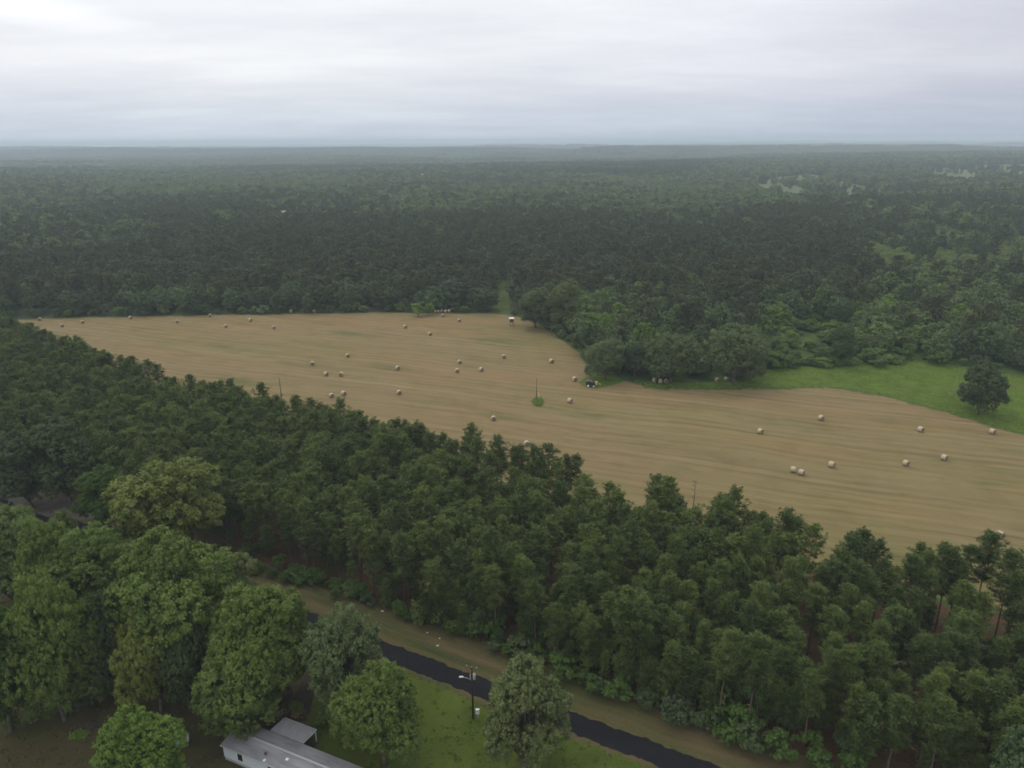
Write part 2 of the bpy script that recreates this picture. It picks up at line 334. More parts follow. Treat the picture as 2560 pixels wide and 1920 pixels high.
# ------------------------------------------------------------------ the ground
def polar_ground():
    rs = np.concatenate([[0], np.geomspace(30, 22000, 250)]); na = 400
    an = np.linspace(0, 2 * np.pi, na, endpoint=False)
    X = rs[:, None] * np.sin(an); Y = rs[:, None] * np.cos(an); Z = terrain(X, Y) * (np.hypot(X, Y) > 1)
    V = np.stack([X, Y, Z], -1).reshape(-1, 3); i, j = np.meshgrid(np.arange(len(rs) - 1), np.arange(na), indexing='ij'); jn = (j + 1) % na
    Fc = np.stack([i * na + j, (i + 1) * na + j, (i + 1) * na + jn, i * na + jn], -1).reshape(-1, 4)
    return tag(mesh('ground', V, Fc, [FLOOR], smooth=True), kind='structure')
polar_ground()
def sheet(name, poly, cell, z, mat, wob=1.5, ter=False):
    P = np.asarray(poly)[:, :2]; lo = P.min(0) - 2; hi = P.max(0) + 2
    nx, ny = (np.ceil((hi - lo) / cell)).astype(int)
    gx, gy = np.meshgrid(lo[0] + np.arange(nx + 1) * cell, lo[1] + np.arange(ny + 1) * cell, indexing='ij')
    wx = gx + wob * (fbm(gx / 7, gy / 7, 40) - .47) * 2; wy = gy + wob * (fbm(gx / 7, gy / 7, 50) - .47) * 2
    ins = inside(P, wx, wy); d = dist_line(P, wx, wy, True); sd = np.where(ins, d, -d)
    i, j = np.meshgrid(np.arange(nx), np.arange(ny), indexing='ij')
    keep = (sd[:-1, :-1] > -cell) & (sd[1:, 1:] > -cell) & (sd[1:, :-1] > -cell) & (sd[:-1, 1:] > -cell) & ((sd[:-1, :-1] > 0) | (sd[1:, 1:] > 0))
    i = i[keep]; j = j[keep]; k = lambda a, b: a * (ny + 1) + b
    Fc = np.stack([k(i, j), k(i + 1, j), k(i + 1, j + 1), k(i, j + 1)], -1)
    zz_ = z + (terrain(gx, gy) if ter else 0 * gx)
    V = np.stack([gx, gy, zz_], -1).reshape(-1, 3); used = np.unique(Fc); re = np.full(len(V), -1); re[used] = np.arange(len(used))
    return tag(mesh(name, V[used], re[Fc], [mat], attrs={'edge': sd.reshape(-1)[used]}, smooth=True), kind='structure')

near_edge = [at(*p)[:2] for p in ((0, 842), (230, 938), (451, 1022), (846, 1110), (1099, 1180), (1528, 1288), (1900, 1392), (2222, 1478), (2500, 1540))]
near_edge = [near_edge[0] + (near_edge[0] - near_edge[1]) * k for k in (2.6,)] + near_edge + [near_edge[-1] + (near_edge[-1] - near_edge[-2]) * k for k in (1.5, 4.5)]
road_c = [at(*p)[:2] for p in ((20, 1246), (300, 1366), (600, 1482), (963, 1628), (1093, 1676), (1190, 1716), (1310, 1762), (1414, 1803), (1561, 1853), (1724, 1920))]
road_c = [road_c[0] + np.array((-200, 112)), road_c[0] + np.array((-98, 56))] + road_c + [road_c[-1] + np.array(d) for d in ((18, -8.8), (43, -21), (83, -41), (133, -67))]
def offset(line, d):
    P = np.array(line, float)[:, :2]; T = np.gradient(P, axis=0); T /= np.linalg.norm(T, axis=1)[:, None]
    return P + d * np.stack([-T[:, 1], T[:, 0]], 1)
far_px = [(-200, 800), (17, 799), (231, 791), (579, 786), (926, 780), (1250, 782), (1308, 792), (1366, 816), (1418, 851), (1460, 885), (1475, 908)]
far_edge = [at(*p)[:2] for p in far_px]
strip_px = [(1472, 915), (1484, 925), (1530, 930), (1560, 945), (1620, 966), (1736, 971), (1898, 969), (2060, 966), (2199, 984), (2315, 1013), (2430, 1047), (2560, 1086), (2800, 1150)]
strip = [at(*p)[:2] for p in strip_px]
hay_poly = far_edge + strip + [np.array((260, 150)), np.array((200, 62))] + near_edge[::-1][1:]
sheet('hayfield', hay_poly, 1.2, .045, HAY, 2.0)
# green meadow on the right, between the mown hay and the brush
mea_px = [(1560, 943), (1600, 955), (1700, 958), (1860, 955), (1905, 925), (2010, 918), (2110, 905), (2200, 895), (2310, 905), (2400, 915), (2560, 945), (2800, 990), (2900, 1190), (2800, 1160), (2560, 1090), (2430, 1050), (2315, 1017), (2199, 988), (2060, 970), (1898, 974), (1736, 975), (1620, 970)]
meadow = [at(*p)[:2] for p in mea_px]
sheet('meadow', meadow, 1.2, .03, MEADOW, 1.0)
isl_px = [(1448, 957), (1458, 966), (1490, 972), (1530, 965), (1558, 955), (1545, 943), (1530, 930), (1490, 925), (1470, 940)]
sheet('grass_island', [at(*p)[:2] for p in isl_px], .6, .075, MEADOW, .4)
lane_px = [(1231, 786), (1273, 786), (1275, 740), (1270, 700), (1242, 700), (1234, 740)]
lane = [at(*p)[:2] for p in lane_px]
sheet('forest_lane', lane, 1.5, .03, mat_grass('lane_grass', (.050, .082, .018), (.085, .118, .028), (.10, .10, .04), (.5, .8)), .5)
floor_poly = list(offset(road_c, 9)) + near_edge[::-1]
sheet('plantation_floor', floor_poly, 1.5, .02, LITTER, 2.5)
verge_poly = list(offset(road_c, 10.5)) + list(offset(road_c, -3.0))[::-1]
sheet('road_verge', verge_poly, .8, .04, VERGE, 1.0)
GRAV = mat_grass('gravel', (.085, .075, .064), (.135, .120, .105), (.12, .085, .06), (.5, .75), .5)
sheet('gravel_bank', [at(*p)[:2] for p in ((-150, 1190), (-20, 1196), (60, 1206), (130, 1236), (255, 1272), (230, 1300), (120, 1292), (60, 1272), (0, 1243), (-150, 1180))], .7, .14, GRAV, .8)
def ribbon(name, line, wdt, z, mat, step=.5, wob=.55):
    P = np.array(line, float)[:, :2]; seg = np.r_[0, np.cumsum(np.linalg.norm(np.diff(P, axis=0), axis=1))]
    s = np.arange(0, seg[-1], step); X = np.interp(s, seg, P[:, 0]); Y = np.interp(s, seg, P[:, 1])
    k = np.ones(31) / 31; Xs = np.convolve(np.pad(X, 15, mode='reflect', reflect_type='odd'), k, 'valid'); Ys = np.convolve(np.pad(Y, 15, mode='reflect', reflect_type='odd'), k, 'valid')
    T = np.stack([np.gradient(Xs), np.gradient(Ys)], 1); T /= np.linalg.norm(T, axis=1)[:, None]; Nn = np.stack([-T[:, 1], T[:, 0]], 1)
    cols = []
    for c in np.linspace(-1, 1, 7):
        e = wob * (fbm(s / 1.1, 0 * s + c * 3, 60) - .47) * 2 * (abs(c) > .6) * abs(c) ** 2
        cols.append(np.c_[np.stack([Xs, Ys], 1) + Nn * (c * wdt / 2 + e)[:, None], np.full(len(s), z) + .05 * (1 - c * c)])
    V = np.stack(cols, 1).reshape(-1, 3); i, j = np.meshgrid(np.arange(len(s) - 1), np.arange(6), indexing='ij')
    Fc = np.stack([i * 7 + j, (i + 1) * 7 + j, (i + 1) * 7 + j + 1, i * 7 + j + 1], -1).reshape(-1, 4)
    return tag(mesh(name, V, Fc, [mat], smooth=True), kind='structure')
ribbon('road', road_c, 4.3, .07, ASPH)
lawn_poly = [(-38, 96), (-33, 108), (-24, 110.5), (-10, 103), (5, 95.5), (18, 89), (60, 68), (110, 40), (60, 20), (-50, 30), (-43, 84)]
sheet('lawn', lawn_poly, .8, .028, LAWN, 1.2)
yard_poly = [(-38, 96), (-43, 84), (-50, 30), (-110, 40), (-150, 120), (-130, 165), (-62, 130), (-33, 108)]
sheet('yard', yard_poly, .8, .024, YARD, 1.5)
brushg = [a2(*p)[:2] for p in ((1625, 806), (1650, 740), (1690, 695), (1760, 670), (1860, 690), (1900, 750), (2010, 750), (2070, 775), (2240, 790), (2240, 830), (2000, 812), (1900, 812), (1750, 808))]
sheet('brush_ground', brushg, 1.5, .022, mat_grass('brush_ground', (.040, .072, .016), (.070, .110, .024), (.06, .07, .03), (.55, .8)), 1.5)
sheet('grove_floor', [at(*p)[:2] for p in ((1540, 925), (1700, 920), (1890, 918), (1900, 952), (1880, 962), (1700, 966), (1600, 958), (1560, 946))], 1.2, .026, bpy.data.materials['brush_ground'], .6)
drive = [a2(640, 1560)[:2], a2(655, 1520)[:2], a2(668, 1470)[:2], a2(700, 1420)[:2], a2(770, 1385)[:2]]
ribbon('driveway', drive, 3.4, .055, DIRT, .5, .5)
clear_px = [(1890, 462), (1935, 446), (2010, 438), (2045, 440), (2085, 452), (2170, 470), (2215, 492), (2150, 512), (2040, 516), (1950, 506), (1880, 484)]
clear1 = [att(*p)[:2] for p in clear_px]
clear2 = [att(*p)[:2] for p in [(2275, 433), (2400, 416), (2560, 412), (2700, 420), (2700, 452), (2560, 462), (2440, 468), (2330, 452)]]
for cpoly in (clear1, clear2): sheet('clearing', cpoly, 14, 2.2, CLEAR, 8, True)

# ------------------------------------------------------------------ foliage builders
def leaves(Cn, Nv, size, aspect, tint, along=None):
    """rhombic leaf faces: centres, normals, lengths"""
    n = len(Cn); Nv = Nv / (np.linalg.norm(Nv, axis=1)[:, None] + 1e-9)
    rv = rng.normal(size=(n, 3)); T = np.cross(Nv, rv) if along is None else along - Nv * (along * Nv).sum(1)[:, None]; T /= np.linalg.norm(T, axis=1)[:, None] + 1e-9; B = np.cross(Nv, T)
    h = (np.asarray(size) / 2 * np.ones(n))[:, None]
    V = np.stack([Cn - T * h, Cn + B * h * aspect, Cn + T * h, Cn - B * h * aspect], 1).reshape(-1, 3)
    return V, np.arange(4 * n).reshape(-1, 4), np.repeat(tint, 4)
def rand_dirs(n):
    v = rng.normal(size=(n, 3)); return v / np.linalg.norm(v, axis=1)[:, None]

def pine_parts(H, R, base=.45, ntuft_leaf=30, lsize=.50, wh=.55, tr=.16, blade=.24):
    """tapered trunk with whorled limbs, needle tufts at the limb ends"""
    mb = MB(); bend = rng.normal(size=2) * .25
    ax = lambda z: Vector((bend[0] * (z / H) ** 2 * 1.5, bend[1] * (z / H) ** 2 * 1.5, z))
    zs = np.linspace(-.2, H * .97, 7); mb.tube([ax(z) for z in zs], [tr * (1 - .86 * max(z, 0) / H) for z in zs], 6)
    zb = base * H; z = zb; cs = []; tn = []
    while z < H * .965:
        t = (z - zb) / (H - zb); prof = (0.62 + 1.6 * t - 2.05 * t * t) if t < .97 else .2
        prof = max(.22, prof); nb = 3 + rng.integers(0, 3); a0 = rng.random() * 6.28
        for b in range(nb):
            a = a0 + b * 6.28 / nb + rng.normal() * .35; Lb = R * prof * rng.uniform(.40, 1.32); el = R_(-4 + 52 * t) + rng.normal() * .16
            p0 = ax(z); d = Vector((math.cos(a) * math.cos(el), math.sin(a) * math.cos(el), math.sin(el)))
            up = Vector((0, 0, .16 * Lb)); tip = p0 + d * Lb + up
            mb.tube([p0, p0 + d * Lb * .5, tip], [.045, .03, .012], 3, cap=False)
            tt = rng.random()
            for s_ in ((1.0, .82, .62) if Lb > 1.2 else (1.0, .7)):
                q = p0 + d * Lb * s_ + up * s_ * s_; side = Vector(rng.normal(size=3)) * (.22 + .16 * (1 - s_)) * min(1, Lb / 2)
                cs.append(q + side); tn.append(np.clip(.5 + .22 * (tt - .5) * 2 + rng.normal() * .22 + .10 * (t - .5), 0, 1))
        z += wh * rng.uniform(.7, 1.3) * (1 - .35 * t)
    top = ax(H * .965)
    for k in range(5): cs.append(top + Vector(rng.normal(size=3)) * .25 + Vector((0, 0, .1))); tn.append(rng.uniform(.5, .9))
    cs = np.array([tuple(c) for c in cs]); tn = np.array(tn); n = len(cs)
    dirs = rand_dirs(n * ntuft_leaf); dirs[:, 2] = dirs[:, 2] * .8 + .25; dirs /= np.linalg.norm(dirs, axis=1)[:, None]
    rad = rng.uniform(.12, .62, n * ntuft_leaf)[:, None] * rng.uniform(.55, 1.35, (n, 1)).repeat(ntuft_leaf, 0)
    Cn = np.repeat(cs, ntuft_leaf, 0) + dirs * rad * np.array([1, 1, .8])
    side = np.cross(dirs, rand_dirs(n * ntuft_leaf)); Nv = side + np.array([0, 0, .5])
    tint = np.clip(np.repeat(tn, ntuft_leaf) + rng.normal(size=n * ntuft_leaf) * .09, 0, 1)
    return mb, leaves(Cn, Nv, lsize * rng.uniform(.7, 1.3, len(Cn)), blade, tint, dirs)

def oak_parts(H, R, nl, lsize, lobes=16, low=.16, spread=1.0, flat=.9, tr=.3, clump=7, fine=1.0):
    """short trunk forking into limbs; crown of many leaf clumps on overlapping lobes"""
    zc = H * (low + (1 - low) * .52); hz = H * (1 - low) * .5
    L0 = []
    for k in range(lobes * 3):
        d = rand_dirs(1)[0]
        if d[2] < -.8: continue
        rr = rng.uniform(.50, .78); p = np.array([d[0] * R * rr, d[1] * R * rr, zc + d[2] * hz * rr * flat])
        if all(np.linalg.norm((p - q) / np.array([1, 1, .9])) > R * .30 for q in L0): L0.append(p)
        if len(L0) >= lobes: break
    L0 = np.array(L0); az_ = np.arctan2(L0[:, 1], L0[:, 0]); k_ = 1 + .16 * np.sin(az_ * 2 + rng.random() * 6) + .12 * np.sin(az_ * 3 + rng.random() * 6) + rng.normal(size=len(L0)) * .07; L0[:, :2] *= k_[:, None]; L0[:, 2] += rng.normal(size=len(L0)) * .05 * H
    lr = rng.uniform(.20, .48, len(L0)) * R
    mb = MB(); lean = rng.normal(size=2) * .15; fork = H * max(.12, low + .10)
    mb.tube([(0, 0, -.2), (lean[0] * .4, lean[1] * .4, fork * .5), (lean[0], lean[1], fork)], [tr * 1.25, tr, tr * .8], 8)
    for p in L0:
        mid = (np.array([lean[0], lean[1], fork]) * .45 + p * .55) + np.array([0, 0, .06 * H])
        mb.tube([(lean[0], lean[1], fork - .1), tuple(mid), tuple(p)], [tr * .45, tr * .26, tr * .08], 5, cap=False)
    cc = []; cn = []; cr = []; ct = []
    for p, r_ in zip(L0, lr):
        lt = rng.normal() * .13
        for q in range(clump * 3):
            d = rand_dirs(1)[0]
            if d[2] < -.6: continue
            rr = r_ * rng.uniform(.72, 1.02); c = p + d * rr * np.array([1, 1, .85])
            e = np.linalg.norm((c - np.array([0, 0, zc])) / np.array([R, R, hz]))
            if e < .46 or rng.random() < .10: continue
            cc.append(c); cn.append(d); cr.append(r_ * (.16 + .40 * rng.random() ** 1.6) * fine); ct.append(.48 + lt + rng.normal() * .16)
    cc = np.array(cc); cn = np.array(cn); cr = np.array(cr); ct = np.array(ct); n = len(cc)
    w_ = cr ** 2; ids = rng.choice(n, nl, p=w_ / w_.sum())
    d = rand_dirs(nl); d = d + cn[ids] * .55 + np.array([0, 0, .25]); d /= np.linalg.norm(d, axis=1)[:, None]
    Cn = cc[ids] + d * (cr[ids] * np.where(rng.random(nl) < .12, rng.uniform(1.05, 1.7, nl), rng.uniform(.4, 1.1, nl)))[:, None] * np.array([1, 1, .75])
    Nv = d * 1.0 + rand_dirs(nl) * .75 + np.array([0, 0, .25])
    tint = np.clip(ct[ids] + rng.normal(size=nl) * .09, 0, 1)
    return mb, leaves(Cn, Nv, lsize * rng.uniform(.65, 1.25, nl), .55, tint)

def tree_proto(name, parts, leaf, bark):
    mb, (V, Fc, tint) = parts
    e = bpy.data.objects.new(name, None); e.empty_display_size = 1
    t = mb.build('trunk', [bark], e, smooth=True, link=False); c = mesh('crown', V, Fc, [leaf], attrs={'tint': tint}, parent=e, link=False)
    return (e, t, c)
def place(proto, name, loc, rz, sc, leaf=None):
    e, t, c = proto
    r = bpy.data.objects.new(name, None); C.objects.link(r); r.location = [float(v) for v in loc]; r.rotation_euler = (0, 0, float(rz)); r.scale = sc if hasattr(sc, '__len__') else (sc,) * 3
    r.empty_display_size = 1
    for ch in (t, c):
        k = ch.copy(); C.objects.link(k); k.parent = r
        if leaf is not None and ch is c:
            k.material_slots[0].link = 'OBJECT'; k.material_slots[0].material = leaf
    return r
def joined(parts, leaf, bark, name):
    """trunk and crown as one mesh, for the trees of a far wood"""
    mb, (V, Fc, tint) = parts
    TV = np.array(mb.V); b = len(TV); FF = [q for q in mb.F] + [list(map(int, q + b)) for q in Fc]
    o = mesh(name, np.r_[TV, V], FF, [bark, leaf], [0] * len(mb.F) + [1] * len(Fc), attrs={'tint': np.r_[np.full(b, .5), tint]}, link=False)
    return o

def scatter(name, pts, idx, rot, scl, sources):
    """one object of uncountable trees: instances of the source meshes on points"""
    col = bpy.data.collections.new(name + '_sources')
    for k, s in enumerate(sources): s.name = f'{name}_source_{k:03d}'; col.objects.link(s)
    me = bpy.data.meshes.new(name); me.vertices.add(len(pts)); me.vertices.foreach_set('co', np.asarray(pts, np.float32).ravel())
    for an, ty, v in (('pick', 'INT', idx), ('turn', 'FLOAT_VECTOR', np.stack([0 * rot, 0 * rot, rot], 1)), ('size', 'FLOAT_VECTOR', scl)):
        a = me.attributes.new(an, ty, 'POINT'); a.data.foreach_set('value' if ty == 'INT' else 'vector', np.asarray(v, np.int32 if ty == 'INT' else np.float32).ravel())
    o = bpy.data.objects.new(name, me); C.objects.link(o)
    g = bpy.data.node_groups.new(name, 'GeometryNodeTree'); g.interface.new_socket('Geometry', in_out='INPUT', socket_type='NodeSocketGeometry'); g.interface.new_socket('Geometry', in_out='OUTPUT', socket_type='NodeSocketGeometry')
    gi = g.nodes.new('NodeGroupInput'); go = g.nodes.new('NodeGroupOutput'); ci = g.nodes.new('GeometryNodeCollectionInfo'); ci.inputs[0].default_value = col
    ci.inputs['Separate Children'].default_value = True; ci.inputs['Reset Children'].default_value = True
    ip = g.nodes.new('GeometryNodeInstanceOnPoints'); ip.inputs['Pick Instance'].default_value = True
    g.links.new(gi.outputs[0], ip.inputs['Points']); g.links.new(ci.outputs[0], ip.inputs['Instance'])
    for an, ty, so_ in (('pick', 'INT', 'Instance Index'), ('turn', 'FLOAT_VECTOR', 'Rotation'), ('size', 'FLOAT_VECTOR', 'Scale')):
        na = g.nodes.new('GeometryNodeInputNamedAttribute'); na.data_type = ty; na.inputs['Name'].default_value = an
        if so_ == 'Rotation':
            er = g.nodes.new('FunctionNodeEulerToRotation'); g.links.new(na.outputs[0], er.inputs[0]); g.links.new(er.outputs[0], ip.inputs[so_])
        else: g.links.new(na.outputs[0], ip.inputs[so_])
    g.links.new(ip.outputs[0], go.inputs[0])
    m = o.modifiers.new('scatter', 'NODES'); m.node_group = g
    return o

# ------------------------------------------------------------------ the pine plantation between road and hayfield
PH = 15.6
pine_protos = [tree_proto('pine', pine_parts(PH * h, r, b), PINE, BARK) for h, r, b in ((1, 2.2, .38), (1.05, 2.0, .50), (.95, 2.4, .30), (1.03, 2.1, .52), (.90, 1.9, .42), (1.10, 2.3, .46), (.97, 2.5, .28), (.84, 2.0, .24), (1.0, 1.7, .44), (1.14, 2.1, .55))]
gx, gy = np.meshgrid(np.arange(-110, 110), np.arange(-60, 60), indexing='ij')
ang = R_(-29.5); gx = gx * 3.9; gy = gy * 4.4
X = gx * math.cos(ang) - gy * math.sin(ang) + 20; Y = gx * math.sin(ang) + gy * math.cos(ang) + 140
X = (X + rng.normal(size=X.shape) * 1.0).ravel(); Y = (Y + rng.normal(size=Y.shape) * 1.0).ravel()
pl_poly = np.array(list(offset(road_c, 9.8)) + [p + np.array([-1.0, -2.5]) for p in near_edge[::-1]])
ok = inside(pl_poly, X, Y) & (rng.random(X.shape) > .10 + .22 * (fbm(X / 22, Y / 22, 5) > .56))
X, Y = X[ok], Y[ok]
ok = ~((dist_line(near_edge, X, Y) < 13) & (X > -90) & (rng.random(X.shape) < .05)); X, Y = X[ok], Y[ok]
px, py, dep = proj(np.stack([X, Y, 0 * X + 9], 1))
small = np.zeros(len(X), bool)
fb_ = offset(road_c, 15); ex = []
for _ in range(330):        # younger pines crowding the roadside edge
    t_ = rng.random() * (len(fb_) - 1); i0 = min(int(t_), len(fb_) - 2); ex.append(fb_[i0] + (fb_[i0 + 1] - fb_[i0]) * (t_ - i0) + rng.normal(size=2) * np.array([3.0, 4.0]))
ex = np.array(ex); de_ = dist_line(road_c, ex[:, 0], ex[:, 1]); ex = ex[(de_ > 9.6) & inside(pl_poly, ex[:, 0], ex[:, 1])]
X = np.r_[X, ex[:, 0]]; Y = np.r_[Y, ex[:, 1]]; small = np.r_[small, np.ones(len(ex), bool)]; px, py, dep = proj(np.stack([X, Y, 0 * X + 9], 1))
keep = (px > -420) & (px < 2950) & (Y > 40); X, Y, px, py, dep, small = X[keep], Y[keep], px[keep], py[keep], dep[keep], small[keep]
droad = dist_line(road_c, X, Y); dfield = dist_line(near_edge, X, Y)
inview = (px > -10) & (px < 2570) & (py < 1950)
score = dep + np.where(inview, 0, 1e5)
order = np.argsort(score); hero = order[:296]; rest = order[296:]
hero_set = set(hero.tolist())
front = [i for i in hero if droad[i] < 12.6 and not small[i]]; fieldrow = [i for i in hero if dfield[i] < 5.2]
front.sort(key=lambda i: -px[i]); fieldrow.sort(key=lambda i: -px[i])
fr = {i: k + 1 for k, i in enumerate(front)}; fl = {i: k + 1 for k, i in enumerate(fieldrow)}
PLANT_HOLES = []
for i in hero:
    k = int(rng.integers(0, len(pine_protos))); s = rng.uniform(.80, 1.12) * (rng.uniform(.42, .72) if small[i] else 1)
    if small[i]: k = (2, 6, 7)[k % 3]
    elif dfield[i] < 14: k = (1, 3, 5, 8, 9)[k % 5]; s = rng.uniform(.9, 1.13) * (1.04 if px[i] > 1700 else 1)
    o = place(pine_protos[k], 'pine_tree', (X[i], Y[i], 0), rng.random() * 6.28, (s * rng.uniform(.9, 1.12), s * rng.uniform(.9, 1.12), s))
    if i in fr: lb = f'{nth(fr[i])} pine from the right in the front row of the plantation along the road'
    elif i in fl: lb = f'{nth(fl[i])} pine from the right in the last row of the plantation against the hayfield'
    elif small[i]: lb = 'short young pine crowding the roadside edge of the plantation among taller pines'
    else: lb = 'tall green pine with thin brown trunk standing inside the plantation between road and hayfield'
    tag(o, lb, 'pine', 'pines of the plantation between the road and the hayfield')
src = [joined(pine_parts(PH * h, r, b, 18, .56, .6, blade=.32), PINE, BARK, 'p') for h, r, b in ((1, 2.8, .42), (1.05, 2.6, .48), (.95, 3.0, .40), (1.02, 2.7, .52), (.93, 2.5, .45))]
n = len(rest); s = rng.uniform(.82, 1.12, n) * np.where(small[rest], .6, 1)
tag(scatter('pine_wood', np.stack([X[rest], Y[rest], 0 * X[rest]], 1), rng.integers(0, 5, n), rng.random(n) * 6.28, np.stack([s, s, s], 1), src), 'farther pines of the plantation running off to the left beside the hayfield', 'pine wood', kind='stuff')

# ------------------------------------------------------------------ yard trees and trees along the road, one by one
_oaks = {}
def oak_proto(asp):
    """crown aspect (height / radius) picks a prototype"""
    k = min((1.6, 2.0, 2.6), key=lambda a: abs(a - asp))
    if k not in _oaks: _oaks[k] = [tree_proto('oak', oak_parts(10, 10 / k, 85000, .25 * (1.6 / k) ** .3, lobes=44, low=.0, tr=.24, clump=38, fine=.44), OAK, BARK2) for _ in range(4)]
    return k, _oaks[k][int(rng.integers(0, 4))]
def fit_tree(name, x0, x1, yt, yb, leaf, label, cat='tree', group=None, deep=None):
    b = a2((x0 + x1) / 2, yb); 
    lo, hi = 1.0, 40.0
    for _ in range(40):
        h = (lo + hi) / 2
        if proj(b + np.array([0, 0, h]))[1] > yt * S: lo = h
        else: hi = h
    h = lo; D = proj(b + np.array([0, 0, h * .6]))[2]; r = (x1 - x0) / 2 * S * D / F
    k, p = oak_proto(h / r)
    if deep: k, p = 2.0, deep
    e_ = rng.uniform(.93, 1.12); o = place(p, name, b, rng.random() * 6.28, (r / (10 / k) * e_, r / (10 / k) / e_, h / 10), leaf)
    return tag(o, label, cat, group)
G = 'big trees in the yard and by the road'
fit_tree('oak_tree', 262, 492, 985, 1235, OAK_O, 'large yellow-green oak standing alone between the pines and the left yard trees', 'oak')
fit_tree('oak_tree', 295, 530, 1155, 1480, OAK, 'largest olive-green yard oak, overhanging the road at left of the driveway', 'oak')
fit_tree('oak_tree', 130, 330, 1128, 1400, OAK, 'tall round oak behind the left yard trees, next to the big olive oak', 'oak')
fit_tree('leafy_tree', 285, 412, 1300, 1535, OAK_O, 'light green tree in front of the big olive oak, above the brown yard', 'tree')
fit_tree('leafy_tree', 200, 300, 1285, 1505, OAK_D, 'dark green tree wedged between the left edge trees and the light green tree', 'tree')
fit_tree('leafy_tree', 60, 222, 1225, 1555, OAK, 'tall green tree at the upper edge of the brown yard, second from the left', 'tree')
fit_tree('leafy_tree', -45, 92, 1290, 1580, SHRUB, 'tree cut by the left picture edge at the brown yard', 'tree')
fit_tree('leafy_tree', -40, 110, 1085, 1330, WOODS_L, 'light green tree at the left picture edge just below the road bend', 'tree')
fit_tree('leafy_tree', 70, 205, 1122, 1385, OAK, 'rounded tree behind the left yard trees below the bare brown bush', 'tree')
fit_tree('leafy_tree', 118, 212, 1108, 1290, OAK_G, 'grey-green small tree in front of the road, right of the bare brown bush', 'tree')
fit_tree('leafy_tree', 190, 292, 1122, 1305, SHRUB, 'deep green tree below the yellow-green oak, screening the road at left', 'tree')
fit_tree('leafy_tree', 20, 118, 1098, 1262, WOODS_L, 'pale green small tree beside the road bend at left, above the bare brown bush', 'tree')
fit_tree('leafy_tree', 556, 700, 1266, 1500, OAK, 'green tree by the road behind the grey-tinged tree, hiding the asphalt', 'tree')
fit_tree('leafy_tree', 355, 470, 1310, 1535, OAK_D, 'dark green tree low at the right foot of the big olive oak', 'tree')
fit_tree('leafy_tree', 140, 262, 1330, 1520, OAK, 'green tree in the middle of the left yard trees, above the brush pile', 'tree')
fit_tree('leafy_tree', 460, 570, 1190, 1360, OAK_G, 'grey-green tree at the right shoulder of the big olive oak, next to the road', 'tree')
fit_tree('leafy_tree', 470, 662, 1265, 1535, OAK, 'bright green upright tree behind the tall tree over the house', 'tree')
fit_tree('leafy_tree', 432, 622, 1378, 1585, OAK, 'tall green tree overhanging the left end of the house roof', 'tree')
fit_tree('leafy_tree', 668, 836, 1305, 1560, OAK_S, 'grey-tinged green tree with bare grey twigs, right of the driveway', 'tree')
fit_tree('leafy_tree', 745, 915, 1430, 1652, OAK, 'light green tree on the lawn between house and utility pole', 'tree')
fit_tree('leafy_tree', 1052, 1225, 1432, 1662, OAK_G, 'round grey-green tree on the lawn right of the utility pole', 'tree')
fit_tree('small_tree', 238, 405, 1525, 1725, BRIGHT, 'small bright green tree on the brown yard left of the house', 'tree')
fit_tree('oak_tree', 5, 135, 935, 1098, OAK_D, 'dark oak beside the road at left, left one of the pair', 'oak')
fit_tree('oak_tree', 95, 222, 908, 1092, OAK_D, 'dark oak beside the road at left, right one of the pair', 'oak')
fit_tree('oak_tree', -70, 50, 915, 1060, OAK_B, 'bluish oak at the left picture edge above the road bend', 'oak')
fit_tree('small_tree', 195, 292, 1010, 1145, SHRUB, 'small dark green tree between the dead snag and the yellow-green oak', 'tree')
fit_tree('leafy_tree', 2120, 2300, 1570, 1800, OAK_B, 'pale green tree in the bottom right corner of the picture', 'tree')
fit_tree('small_tree', 2040, 2160, 1470, 1610, SHRUB, 'dark green small tree at the lower right end of the pines', 'tree')

# ------------------------------------------------------------------ shrubs
shrub_protos = [tree_proto('shrub', oak_parts(3, 2.0, 2600, .40, lobes=9, low=.02, tr=.06, clump=6), SHRUB, BARK2) for _ in range(4)]
sh_line = [(500, 1218), (560, 1250), (640, 1268), (720, 1292), (800, 1316), (880, 1352), (950, 1372), (1020, 1392), (1090, 1420), (1160, 1452), (1230, 1482), (1300, 1510), (1380, 1538), (1470, 1568), (1560, 1600), (1650, 1632), (1730, 1660), (1850, 1700)]
SL = np.array([a2(*p)[:2] for p in sh_line]); seg = np.r_[0, np.cumsum(np.linalg.norm(np.diff(SL, axis=0), axis=1))]
k = 0
for sd in np.arange(0, seg[-1], 2.3):
    q = np.array([np.interp(sd, seg, SL[:, 0]), np.interp(sd, seg, SL[:, 1])]) + rng.normal(size=2) * .9 + np.array([.6, 1.5])
    if rng.random() < .12: continue
    k += 1; sz = rng.uniform(.55, 1.35) * (1.15 if sd > seg[8] else .95)
    o = place(shrub_protos[int(rng.integers(0, 4))], 'shrub', (*q, 0), rng.random() * 6.28, (sz, sz, sz * rng.uniform(.8, 1.3)), SHRUB if rng.random() < .75 else OAK_D)
    tag(o, f'{nth(k)} green shrub from the left at the foot of the pines along the road verge', 'shrub', 'shrubs at the foot of the pines along the road')
k = 0
